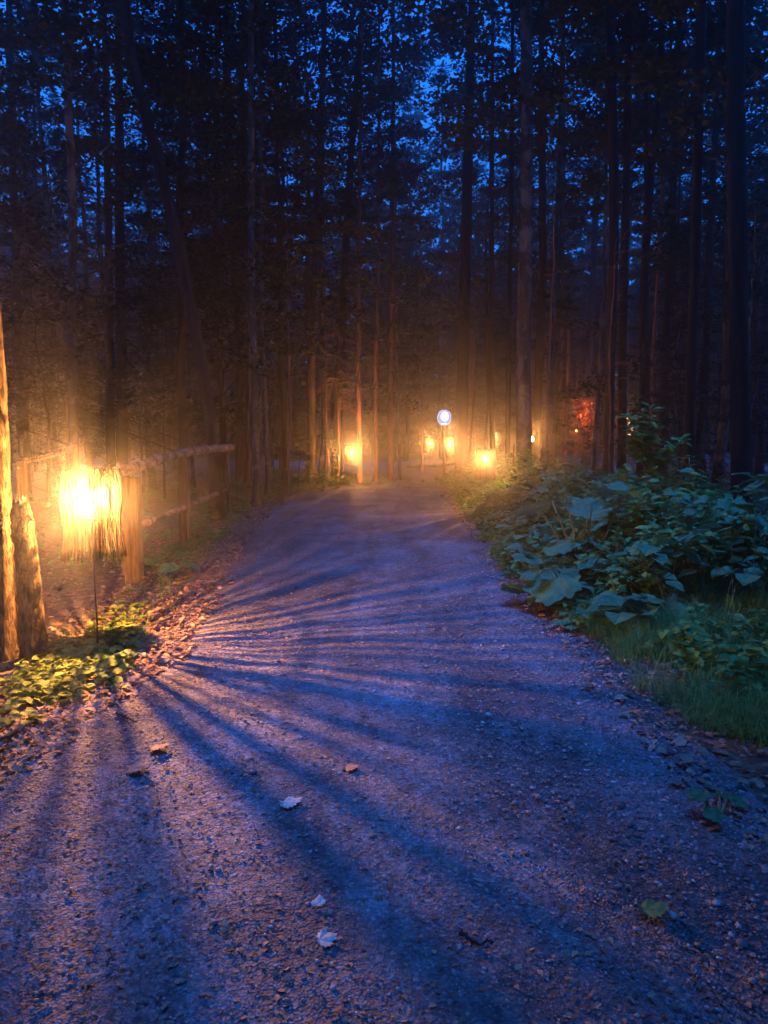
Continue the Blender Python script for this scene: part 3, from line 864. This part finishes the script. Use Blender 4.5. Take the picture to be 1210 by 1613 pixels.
for q_ in range(4):
    rg = np.random.default_rng(400 + q_); h = 5.5 + q_ * .8; n = 20; zz = np.linspace(-.1, h, n)
    P = np.stack([np.cumsum(rg.normal(0, .02, n)), np.cumsum(rg.normal(0, .02, n)), zz], -1)
    mb = MB(); tube(mb, P, np.linspace(.036, .01, n), 6, .08, rg); mc = MB()
    for k in range(22):
        i = rg.integers(3, n - 1); a = rg.uniform(0, 6.28); L = rg.uniform(.25, .9); v = np.linspace(0, 1, 5)[:, None]
        Q = P[i] + v * L * np.array([math.cos(a), math.sin(a), .35]) - v ** 2 * np.array([0, 0, .35 * L]); tube(mb, Q, np.linspace(.009, .002, 5), 4)
        if k % 3 == 0: c = Q[-1] + rg.normal(size=(14, 3)) * np.array([.16, .16, .04]); leaves(mc, c, .08 * rg.uniform(.7, 1.2, 14), rg, .5, .6)
    SAP.append((mb.mesh('trunk', M['bark_red']), mc.mesh('foliage', M['needle'], False)))
cnt = 0
while cnt < 42:
    y = rng.uniform(15, 40); px = rng.uniform(380, 1010) if cnt < 34 else rng.uniform(20, 380); x = (px - 605) / FPX * y
    if x > np.interp(y, PY, PL) - .5 and x < np.interp(y, PY, PR) + .7: continue
    if not clear(x, y, .5): continue
    t = thing('sapling', where('thin twiggy sapling', x, y), 'sapling', (x, y, float(surf(x, y)) - .03), rng.uniform(0, 6.28), 'thin saplings between the big trunks', rng.uniform(.7, 1.2))
    a, b_ = SAP[cnt % 4]; link('trunk', a, t); link('foliage', b_, t); cnt += 1
for (px, y, s, lb) in ((470, 23.6, .42, 'young evergreen lit yellow, left of the yellow lit trunk foot'), (518, 22.9, .30, 'low yellow lit evergreen between the yellow lit trunk and the bend lantern')):
    bg_tree('lit', (px - 605) / FPX * y, y, s, lb, 'yellow lit young evergreens at the bend', 'young_evergreen')
# trees whose boughs close the upper corners
for (px, y, kd, s, lb) in ((40, 19, 'tall0', 1.0, 'black tree filling the upper left corner'), (-70, 13, 'fir1', 1.0, 'dark evergreen hanging in from the left frame edge'),
                           (1230, 12, 'tall2', 1.0, 'black leafy tree at the right frame edge'), (1130, 17, 'fir0', 1.1, 'black evergreen between the two right dark trunks'),
                           (1010, 20, 'tall3', 1.05, 'black leafy tree over the tall leafy plant'), (290, 18, 'fir2', 1.1, 'dark evergreen behind the crooked leaning trunk'),
                           (120, 15, 'fir0', 1.1, 'dark evergreen left of the two close trunks'), (450, 24, 'fir1', 1.15, 'dark evergreen above the yellow lit trunk foot'),
                           (1180, 24, 'fir2', 1.2, 'tall black evergreen behind the very broad black trunk'), (640, 43, 'fir2', 1.2, 'dark evergreen closing the view behind the round sign')):
    bg_tree(kd, (px - 605) / FPX * y, y, s, lb, None)

for (x, y, kd, s, lb) in ((4.6, -1.0, 'tall0', .9, 'unseen shade tree beside the photographer, over the right verge'), (7.2, 2.2, 'tall1', 1.0, 'unseen shade tree to the right of the path, out of frame'),
                          (5.6, -5.5, 'tall2', 1.1, 'unseen shade tree behind the photographer on the right'), (-5.4, -.5, 'tall3', 1.0, 'unseen shade tree to the left of the photographer'),
                          (-6.5, -6.0, 'tall1', 1.1, 'unseen shade tree behind the photographer on the left'), (6.8, 6.0, 'tall2', .9, 'unseen shade tree over the right bank, out of frame')):
    bg_tree(kd, x, y, s, lb, None)  # unseen trees set round the camera to shade verges and foreground

# the far wood that closes the view
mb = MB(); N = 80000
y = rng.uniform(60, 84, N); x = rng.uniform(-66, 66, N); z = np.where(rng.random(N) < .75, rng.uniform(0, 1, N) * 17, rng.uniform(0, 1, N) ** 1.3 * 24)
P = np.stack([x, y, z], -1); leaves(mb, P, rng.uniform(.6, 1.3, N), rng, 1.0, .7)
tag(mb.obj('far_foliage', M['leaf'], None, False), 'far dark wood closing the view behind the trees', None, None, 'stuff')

mb = MB(); N = 34000  # unseen wood around the camera, holding back low sky light
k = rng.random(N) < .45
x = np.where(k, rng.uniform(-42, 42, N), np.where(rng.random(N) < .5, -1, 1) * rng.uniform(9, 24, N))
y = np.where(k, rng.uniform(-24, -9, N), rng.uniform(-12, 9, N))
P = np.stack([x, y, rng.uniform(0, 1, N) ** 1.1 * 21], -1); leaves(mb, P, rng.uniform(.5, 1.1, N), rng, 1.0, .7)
N = 15000  # unseen leaf layer added overhead, shaped to leave a lit pool on the path
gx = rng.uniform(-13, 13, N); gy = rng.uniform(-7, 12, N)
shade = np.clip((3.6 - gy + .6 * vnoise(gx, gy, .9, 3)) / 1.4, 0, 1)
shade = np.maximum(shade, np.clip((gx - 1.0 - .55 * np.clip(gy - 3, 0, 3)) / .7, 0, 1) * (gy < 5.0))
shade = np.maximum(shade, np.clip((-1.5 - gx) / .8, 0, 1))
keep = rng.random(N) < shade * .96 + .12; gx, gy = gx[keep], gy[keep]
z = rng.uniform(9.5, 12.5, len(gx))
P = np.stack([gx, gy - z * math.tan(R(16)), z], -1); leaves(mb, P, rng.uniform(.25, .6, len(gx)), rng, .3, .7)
N = 15000  # higher leaf layer added to shade the farther path
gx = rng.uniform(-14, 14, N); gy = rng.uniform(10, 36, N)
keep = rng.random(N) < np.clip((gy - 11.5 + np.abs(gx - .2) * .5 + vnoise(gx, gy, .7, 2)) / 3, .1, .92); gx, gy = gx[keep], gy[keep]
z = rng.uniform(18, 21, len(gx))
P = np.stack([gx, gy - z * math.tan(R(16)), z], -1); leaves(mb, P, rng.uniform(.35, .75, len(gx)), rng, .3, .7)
N = 6000; gx = rng.uniform(-34, 34, N); gy = rng.uniform(34, 78, N); z = rng.uniform(17, 22, N)  # more high leaves added to shade the ground past the bend
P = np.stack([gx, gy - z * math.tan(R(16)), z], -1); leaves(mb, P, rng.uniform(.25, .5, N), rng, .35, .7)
tag(mb.obj('surrounding_shade_foliage', M['leaf'], None, False), 'forest foliage behind and beside the photographer, with leaf layers added overhead for shade', None, None, 'stuff')

# ------------------------------------------------------------------ undergrowth
rng = np.random.default_rng(55)
def herbs(mb, X, Y, H, L, rng, per=14, wide=.55, smb=None, tilt=.35):
    n = len(X); Z = surf(X, Y)
    k = np.repeat(np.arange(n), per); m = n * per
    s = rng.uniform(.25, 1, m) ** .7
    az = rng.uniform(0, 2 * np.pi, m)
    lean = rng.normal(0, .12, (n, 2))
    hh = H[k] * s
    P = np.stack([X[k] + lean[k, 0] * hh, Y[k] + lean[k, 1] * hh, Z[k] + hh], -1)
    out = L[k] * rng.uniform(.1, .8, m) * (1.25 - s)
    D = np.stack([np.cos(az), np.sin(az), rng.uniform(-.45, .35, m)], -1)
    P[:, :2] += D[:, :2] * out[:, None]
    leaves(mb, P, L[k] * rng.uniform(.6, 1.2, m), rng, tilt, wide, .10, D)
    if smb is not None:
        for q_ in range(n):
            b0 = np.array([X[q_], Y[q_], Z[q_] - .02]); e = b0 + np.array([lean[q_, 0] * H[q_], lean[q_, 1] * H[q_], H[q_]])
            tube(smb, [b0, (b0 + e) / 2, e], [.004, .003, .0015], 4, cap=False)

def bankH(x, y):
    d_ = x - np.interp(y, PY, PR)
    return np.clip(.14 + .62 * d_, .14, .9) * np.interp(d_, [0, 1.3, 2.3, 9], [1, 1, .55, .55]) * (1 + .35 * vnoise(x, y, 1.5, 8))
# right bank: low herbs from the grass to beyond the second lantern
mb = MB(); smb = MB(); N = 3400
y = 6.0 + 20 * rng.power(.9, N); d_ = rng.exponential(1.5, N) + .02
x = pr(y) - .08 + d_
keep = (x < 9) & ~((x < 1.9) & (y < 8.0) & (rng.random(N) < .6)); x, y = x[keep], y[keep]
herbs(mb, x, y, bankH(x, y) * rng.uniform(.6, 1.2, len(x)), rng.uniform(.07, .14, len(x)), rng, 15, .5, smb)
tag(mb.obj('undergrowth', M['herb'], None, False), 'low leafy herbs covering the bank right of the path', None, None, 'stuff')
mb = MB(); N = 260
y = 5.4 + 13 * rng.power(.8, N); x = pr(y) + rng.exponential(1.3, N) + .1
herbs(mb, x, y, bankH(x, y) * rng.uniform(.8, 1.35, N), rng.uniform(.12, .24, N), rng, 8, .85, smb, .3)
tag(mb.obj('broad_undergrowth', M['bigleaf'], None, False), 'wider leaved weeds mixed through the herbs right of the path', None, None, 'stuff')
tag(smb.obj('herb_stems', M['stem']), 'thin stems under the herbs right of the path', None, None, 'stuff')
# left forest floor beyond the handrail and along the verge
mb = MB(); N = 700
y = 8.5 + 20 * rng.power(.9, N); x = pl(y) - .15 - rng.exponential(1.8, N)
keep = x > -14; x, y = x[keep], y[keep]
hh = np.clip(.08 + .12 * (pl(y) - x), .06, .45) * rng.uniform(.5, 1.3, len(x))
herbs(mb, x, y, hh, rng.uniform(.06, .12, len(x)), rng, 11, .55)
tag(mb.obj('undergrowth', M['herb'], None, False), 'sparse leafy herbs on the forest floor left of the path', None, None, 'stuff')
# seedlings under the near lantern, its yellow light put into the leaf colour
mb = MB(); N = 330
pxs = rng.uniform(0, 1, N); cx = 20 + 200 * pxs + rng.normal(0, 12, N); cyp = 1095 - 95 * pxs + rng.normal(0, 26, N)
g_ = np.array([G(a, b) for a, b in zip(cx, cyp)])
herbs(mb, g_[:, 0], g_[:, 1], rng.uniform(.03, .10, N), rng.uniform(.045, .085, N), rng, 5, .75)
tag(mb.obj('seedlings', M['herb_lamplit'], None, False), 'lamplit yellow green seedlings on the litter under the largest lantern', None, None, 'stuff')
# leaves round the feet of the other lanterns, lamp light put into their colour
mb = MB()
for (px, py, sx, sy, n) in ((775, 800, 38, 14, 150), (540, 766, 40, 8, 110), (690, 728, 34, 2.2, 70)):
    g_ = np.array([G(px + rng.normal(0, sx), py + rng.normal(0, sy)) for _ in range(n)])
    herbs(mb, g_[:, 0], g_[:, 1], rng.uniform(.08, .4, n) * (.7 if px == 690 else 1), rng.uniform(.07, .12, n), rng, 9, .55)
tag(mb.obj('lit_herbs', M['herb_lamplit'], None, False), 'bright yellow green herbs lit at the feet of the farther lanterns', None, None, 'stuff')

# grass on the near right verge
def grass(mb, X, Y, H, rng, per=9):
    n = len(X) * per; k = np.repeat(np.arange(len(X)), per)
    a = rng.uniform(0, 2 * np.pi, n); r_ = rng.uniform(0, .07, n)
    b0 = np.stack([X[k] + r_ * np.cos(a), Y[k] + r_ * np.sin(a), surf(X[k], Y[k]) - .01], -1)
    h = H[k] * rng.uniform(.4, 1.2, n); b = rng.uniform(.3, 1.5, n) * h
    dx = np.stack([np.cos(a), np.sin(a), a * 0], -1); sd = np.stack([-np.sin(a), np.cos(a), a * 0], -1) * (.0015 * rng.uniform(.6, 1.4, n))[:, None]
    P1 = b0 + dx * (b * .25)[:, None] + np.array([0, 0, 1]) * (h * .55)[:, None]
    P2 = b0 + dx * b[:, None] + np.array([0, 0, 1]) * (h * (1 - .35 * b / h))[:, None]
    v = np.stack([b0 - sd, b0 + sd, P1 + sd * .8, P1 - sd * .8, P2], 1).reshape(-1, 3)
    i = np.arange(n)[:, None] * 5
    bb = mb.n; mb.v.append(v); mb.n += len(v)
    mb.f.append(i + np.array([[0, 1, 2, 3]]) + bb); mb.f.append(i + np.array([[3, 2, 4]]) + bb)
mb = MB(); N = 6000
y = rng.uniform(3.0, 7.6, N); x = pr(y) + .05 + np.abs(rng.normal(.0, 1.3, N)) + np.where(y < 3.8, (3.8 - y) * .9, 0)
clump = vnoise(x, y, 2.6, 6) > -.25; x, y = x[clump], y[clump]
grass(mb, x, y, rng.uniform(.10, .36, len(x)) * (1 + .4 * vnoise(x, y, 3.3, 2)), rng)
N = 500; y = rng.uniform(8, 24, N); x = pr(y) + np.abs(rng.normal(0, .5, N)); grass(mb, x, y, rng.uniform(.1, .3, N), rng)
N = 260; y = rng.uniform(5.5, 12, N); x = pl(y) - np.abs(rng.normal(.1, .3, N)); grass(mb, x, y, rng.uniform(.06, .2, N), rng, 5)
tag(mb.obj('grass', M['grass'], None, False), 'fine tangled grass on the near right verge', None, None, 'stuff')
mb = MB(); N = 170
y = rng.uniform(2.9, 5.2, N); x = pr(y) + .35 + np.abs(rng.normal(.3, .7, N)) + np.where(y < 4, (4 - y) * .7, 0)
herbs(mb, x, y, rng.uniform(.08, .34, N), rng.uniform(.06, .11, N), rng, 12, .72)
tag(mb.obj('undergrowth', M['herb'], None, False), 'broad leaved weeds growing through the grass at the lower right', None, None, 'stuff')

# broad-leaved plants: each leaf a lobed, toothed, cupped blade
def blade(rng, L, lobes=7, cup=.12, teeth=.05):
    """a large lobed leaf in its own frame: stalk end at the origin, tip toward +x"""
    na, nr = 56, 5
    th = np.linspace(-math.pi * .92, math.pi * .92, na)
    prof = .5 * (1 + .42 * np.cos(th)) * (1 + .11 * np.cos(lobes * th)) * (1 + teeth * np.sign(np.sin(lobes * 3.1 * th)) + .03 * rng.normal(size=na))
    V = [[0, 0, 0]]
    for r_ in np.linspace(.22, 1, nr):
        rr = prof * r_ * L
        z = cup * L * (r_ ** 2) * (.5 + .6 * np.cos(2 * th)) + .03 * L * r_ * np.cos(lobes * th) - .16 * L * (r_ * np.cos(th).clip(0, 1)) ** 2 * 1.2 + .012 * L * rng.normal(size=na) * r_
        V += list(np.stack([rr * np.cos(th) + .12 * L * r_, rr * np.sin(th) * 1.05, z], -1))
    F3 = [[0, 1 + j, 2 + j] for j in range(na - 1)]
    F4 = [[1 + i * na + j, 1 + (i + 1) * na + j, 2 + (i + 1) * na + j, 2 + i * na + j] for i in range(nr - 1) for j in range(na - 1)]
    return np.array(V), F3, F4
def put_blade(t, base, tip_at, L, az, pitch, roll, rng, m='bigleaf', o=None, stalk=.006):
    V, F3, F4 = blade(rng, L, rng.integers(5, 9))
    Rm = np.array((Matrix.Rotation(az, 3, 'Z') @ Matrix.Rotation(-pitch, 3, 'Y') @ Matrix.Rotation(roll, 3, 'X')))
    mb = MB(); v = V @ Rm.T + np.array(tip_at)
    b0 = mb.n; mb.v.append(v); mb.n += len(v); mb.f.append(np.array(F3) + b0); mb.f.append(np.array(F4) + b0)
    lf = mb.obj('leaf', M[m], t)
    mb = MB(); s = np.linspace(0, 1, 7)[:, None]
    mid = (np.array(base) * .45 + np.array(tip_at) * .55) + np.array([0, 0, .12 * L])
    P = (1 - s) ** 2 * np.array(base) + 2 * s * (1 - s) * mid + s ** 2 * np.array(tip_at)
    tube(mb, P, np.linspace(stalk * 1.5, stalk, 7), 6); mb.obj('stalk', M['stem'], t)
GB = 'broad leaved plants on the right bank'
def big_plant(label, px, py, specs, group=GB):
    b = G(px, py, .05); b[2] = float(surf(b[0], b[1]))
    t = thing('broad_leaved_plant', label, 'plant', tuple(b), 0, group)
    specs = list(specs)
    if group:
        specs += [(specs[k % len(specs)][0] + rng.normal(0, 40), specs[k % len(specs)][1] + rng.normal(-4, 26), rng.uniform(-.45, .1), rng.uniform(.16, .34), rng.uniform(0, 360), rng.uniform(-30, 10), rng.normal(0, 14)) for k in range(9)]
    for (lx, ly, dd, L, az, pit, roll) in specs:
        p_ = W(lx, ly, b[1] + dd) - b; p_[2] = max(p_[2], .06); L = L * .82
        put_blade(t, (rng.normal(0, .02), rng.normal(0, .02), -.02), p_, L, R(az), R(pit), R(roll), rng)
big_plant('tallest broad leaved plant, cupped leaf on two upright bare stalks', 922, 925, [(925, 815, .0, .44, 60, 35, 10), (905, 850, -.15, .50, 215, -18, 12), (850, 800, .25, .42, 190, -5, 25), (985, 812, .1, .46, -20, -22, -10), (935, 872, .1, .36, 20, 0, 0)])
big_plant('broad leaved plant drooping over the gravel edge', 905, 950, [(880, 905, -.25, .52, 235, -30, 5), (935, 925, -.1, .50, 265, -35, -10), (865, 925, -.1, .32, 200, -25, 8)])
big_plant('broad leaved plant with wide blue leaves above the grass', 1040, 965, [(1050, 935, -.2, .62, 235, -22, -5), (1010, 880, .1, .26, 280, 10, 0), (1110, 925, 0, .5, -40, -24, 0), (985, 930, -.1, .3, 200, -10, 0)])
big_plant('broad leaved plant at the middle of the right thicket', 1080, 920, [(1060, 840, 0, .44, 200, -8, 0), (1130, 850, .1, .46, -10, -15, 0), (1100, 800, .3, .36, 90, 0, 20), (1150, 900, -.2, .4, -60, -20, 0)])
big_plant('broad leaved plant at the right frame edge', 1190, 930, [(1180, 880, 0, .45, 230, -15, 0), (1170, 820, .2, .42, 180, -5, 10), (1200, 930, -.2, .4, 250, -25, 0)])
big_plant('small broad leaved plant sprouting at the gravel edge', 905, 985, [(893, 978, 0, .17, 190, -5, 0), (915, 985, 0, .15, -10, -5, 0), (900, 992, -.05, .13, 250, -10, 0)], None)
big_plant('broad leaved plant at the foot of the handrail post', 262, 905, [(250, 880, 0, .26, 210, -5, 0), (278, 872, .1, .28, 30, -5, 0), (268, 890, -.1, .24, 270, -15, 0), (292, 886, .1, .24, -20, -15, 0), (240, 895, -.1, .18, 190, -10, 0)], None)
big_plant('low dark weed at the lower right corner', 1125, 1275, [(1110, 1250, 0, .10, 190, -5, 0), (1135, 1255, .05, .09, 30, -5, 0), (1120, 1275, -.05, .09, 270, -15, 0), (1150, 1270, .05, .1, -20, -15, 0)], None)

# tall leafy plants with whorled leaves
def leafy_stalk(label, px, py, ptx, pty, nleaf, L, cat='plant', m='herb', group=None, d=None, side=3):
    b = G(px, py, .1); b[2] = float(surf(b[0], b[1]))
    t = thing('tall_leafy_plant', label, cat, tuple(b), 0, group)
    top = W(ptx, pty, b[1]) - b
    n = 14; s = np.linspace(0, 1, n)[:, None]
    P = s * top + np.concatenate([.03 * np.sin(s * 5), s * 0, s * 0], 1); P[0, 2] = -.05
    mb = MB(); tube(mb, P, np.linspace(.012, .004, n), 6)
    tips = [(P, nleaf)]
    for k in range(side):
        i = rng.integers(4, 10); a = rng.uniform(0, 6.28); e = np.array([math.cos(a) * .38, math.sin(a) * .3, .45 + .2 * rng.random()]) * top[2] * .42
        Q = P[i] + np.linspace(0, 1, 8)[:, None] * e; tube(mb, Q, np.linspace(.006, .003, 8), 5); tips.append((Q, nleaf // 2))
    mb.obj('stem', M['stem'], t)
    mb = MB()
    for (Q, nl) in tips:
        s_ = rng.uniform(.12, 1, nl) ** .8; k = s_ * (len(Q) - 1)
        C = np.stack([np.interp(k, range(len(Q)), Q[:, j]) for j in range(3)], -1)
        az = rng.uniform(0, 6.28, nl); D = np.stack([np.cos(az), np.sin(az), rng.uniform(-.25, .6, nl)], -1)
        leaves(mb, C, L * rng.uniform(.7, 1.2, nl) * (1.2 - .5 * s_), rng, .2, .42, .08, D)
    mb.obj('foliage', M[m], t)
leafy_stalk('tallest leafy plant, its tip standing clear against the dark trunks', 1035, 905, 1028, 640, 90, .19, side=5)
leafy_stalk('leafy plant reaching up just left of the tallest leafy plant', 985, 880, 990, 735, 60, .17)
leafy_stalk('leafy plant reaching up just right of the tallest leafy plant', 1095, 890, 1090, 720, 70, .17)
leafy_stalk('thin leafy plant against black at the right of the thicket', 1150, 880, 1152, 775, 36, .13)
leafy_stalk('leafy plant in front of the tallest leafy plant', 1010, 930, 1015, 780, 60, .15)
leafy_stalk('leafy plant at the back of the bank below the torch', 880, 830, 876, 745, 40, .14)
leafy_stalk('small seeding weed between the two drooping broad leaves', 975, 965, 968, 905, 40, .05, side=2)
leafy_stalk('leafy plant in the thicket near the right frame edge', 1185, 960, 1195, 850, 40, .14)
# shrub lit red-orange between the trunks
c = W(920, 660, 34.0); g = float(surf(c[0], c[1]))
t = thing('lit_bush', 'leafy bush glowing orange red between the trunks at right', 'bush', (c[0], c[1], g))
mb = MB()
for k in range(7):
    a = rng.uniform(0, 6.28); e = np.array([math.cos(a) * .35, math.sin(a) * .3, 1.9 + rng.random() * .8]); tube(mb, [(0, 0, -.05), e * [.4, .4, .5], e], [.02, .014, .004], 5)
mb.obj('stem', M['bark_red'], t)
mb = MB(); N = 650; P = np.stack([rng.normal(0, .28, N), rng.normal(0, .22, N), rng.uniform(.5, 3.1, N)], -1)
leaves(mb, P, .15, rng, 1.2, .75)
mb.obj('foliage', leafmat('lamplit_red_leaves', (.4, .14, .07), (.6, .24, .1), .4), t)  # orange red of the lamp light put into the leaf colour

# square stake right of the second lantern
c = G(789, 765); 
a = W(806, 760, 15.6); b_ = W(810, 700, 15.6)
t = thing('wooden_stake', 'thin split wooden stake just right of the lantern in the herbs', 'stake', (a[0], a[1], 0))
mb = MB(); g = float(surf(a[0], a[1])); P = np.array([[0, 0, g - .1], [.01, 0, .55], [.04, 0, b_[2]]]); tube(mb, P, [.04, .034, .012], 6, .12, rng)
mb.obj('bark', M['bark_rough'], t)

# ------------------------------------------------------------------ single fallen leaves, stones, twigs on the path
def fallen(label, px, py, L, az, m='pale_dead', group='pale fallen leaves on the gravel', tilt=8):
    b = G(px, py, .02); b[2] = float(surf(b[0], b[1])) + .012
    V, F3, F4 = blade(rng, L, 5, .16, .07)
    mb = MB(); mb.v.append(V); mb.n = len(V); mb.f.append(np.array(F3)); mb.f.append(np.array(F4))
    o = mb.obj('fallen_leaf', M[m]); o.location = tuple(b); o.rotation_euler = (R(rng.normal(0, tilt)), R(rng.normal(0, tilt) - 6), R(az))
    tag(o, label, 'leaf', group)
fallen('pale blue torn leaf, brightest one, in the middle of the path', 447, 1273, .085, 10)
fallen('curled pale leaf nearest the camera at bottom centre', 503, 1487, .060, 20)
fallen('small narrow pale leaf above the curled pale leaf', 500, 1432, .042, 80)
fallen('flat dull leaf on the path above the brightest pale leaf', 545, 1216, .07, 0, 'litter')
fallen('wide dull leaf in the lit streak at left', 205, 1215, .10, 10, 'litter')
fallen('brown leaf in the lit streak left of the wide dull leaf', 240, 1183, .09, 30, 'litter')
fallen('dark flat leaf at the lower right of the path', 1015, 1440, .09, 0, 'bigleaf')
fallen('yellow leaf lying on the litter under the seedlings', 78, 1103, .13, 10, 'herb_lamplit')
def stone(label, px, py, r):
    b = G(px, py, .02)
    mb = MB(); scatter_stones(mb, np.array([b[0]]), np.array([b[1]]), np.array([r]), rng)
    o = mb.obj('stone', M['stone']); me = o.data
    c = np.array([b[0], b[1], float(surf(b[0], b[1]))])
    co = np.zeros(len(me.vertices) * 3); me.vertices.foreach_get('co', co); me.vertices.foreach_set('co', (co.reshape(-1, 3) - c).ravel()); o.location = tuple(c)
    sb = o.modifiers.new('round', 'SUBSURF'); sb.levels = sb.render_levels = 2
    tag(o, label, 'stone', 'larger stones on the gravel path')
stone('round stone at the bottom right corner of the path', 1095, 1530, .020)
stone('pale stone right of the curled pale leaf', 470, 1498, .013)
stone('large stone near the dark hollow at left', 277, 1420, .022)
stone('round stone in the shade right of the brightest leaf', 622, 1210, .016)
stone('stone at the bottom, left of centre', 452, 1580, .015)
stone('stone left of the large stone at left', 216, 1397, .016)
stone('pale stone by the gravel verge below the grass', 1010, 1287, .018)
stone('flat stone beside the verge under the weeds', 965, 1323, .018)
stone('small stone left of the streak, lower left', 228, 1282, .016)
stone('angular stone at the grass edge', 898, 1080, .022)
stone('stone on the bright middle of the path', 752, 1208, .017)
stone('stone in the dark lower middle right', 910, 1518, .013)

def twig(label, pts, r, name='fallen_twig'):
    P = np.array([G(*p_, .02) for p_ in pts]); P[:, 2] = surf(P[:, 0], P[:, 1]) + r + .012
    n = 14; s = np.linspace(0, len(P) - 1, n); Q = np.stack([np.interp(s, range(len(P)), P[:, k]) for k in range(3)], -1) + rng.normal(0, .004, (n, 3))
    o = Q[0].copy(); mb = MB(); tube(mb, Q - o, np.linspace(r, r * .45, n), 7, .08, rng)
    ob = mb.obj(name, M['bark']); ob.location = tuple(o)
    tag(ob, label, 'twig')
twig('long dark fallen branch lying across the litter at the left edge', [(0, 1170), (45, 1145), (90, 1105), (135, 1068)], .014, 'fallen_branch')
twig('short twig at the path edge below the seedlings', [(185, 1127), (200, 1135), (213, 1142)], .006)
twig('curved dark twig on the gravel at lower right', [(725, 1480), (745, 1495), (775, 1500)], .007)
# the low lit log across the far end of the path
P0, P1 = W(640, 729, 36.5), W(735, 727, 36.5)
mb = MB(); n = 12; Q = P0 + (P1 - P0) * np.linspace(0, 1, n)[:, None]; Q[:, 2] = surf(Q[:, 0], Q[:, 1]) + .12
tube(mb, Q - P0, .09, 9, .08, rng); o = mb.obj('fallen_log', M['bark_pale']); o.location = tuple(P0)
tag(o, 'low fallen log lit from above across the end of the path', 'log')

# ------------------------------------------------------------------ haze, its glow also standing in for lens glare
m = bpy.data.materials.new('mist'); m.use_nodes = True; t = m.node_tree; t.nodes.clear()
out = t.nodes.new('ShaderNodeOutputMaterial'); pv = t.nodes.new('ShaderNodeVolumePrincipled')
pv.inputs['Color'].default_value = (0.9, 0.86, 0.86, 1)
pv.inputs['Density'].default_value = HAZE_D
pv.inputs['Anisotropy'].default_value = 0.94
t.links.new(pv.outputs[0], out.inputs['Volume'])
mb = MB(); box(mb, (0, 40, 14), (150, 110, 34))
hz = mb.obj('haze', m, None, False)
tag(hz, 'thin night mist glowing round the lanterns, also in place of lens glare', None, None, 'stuff')
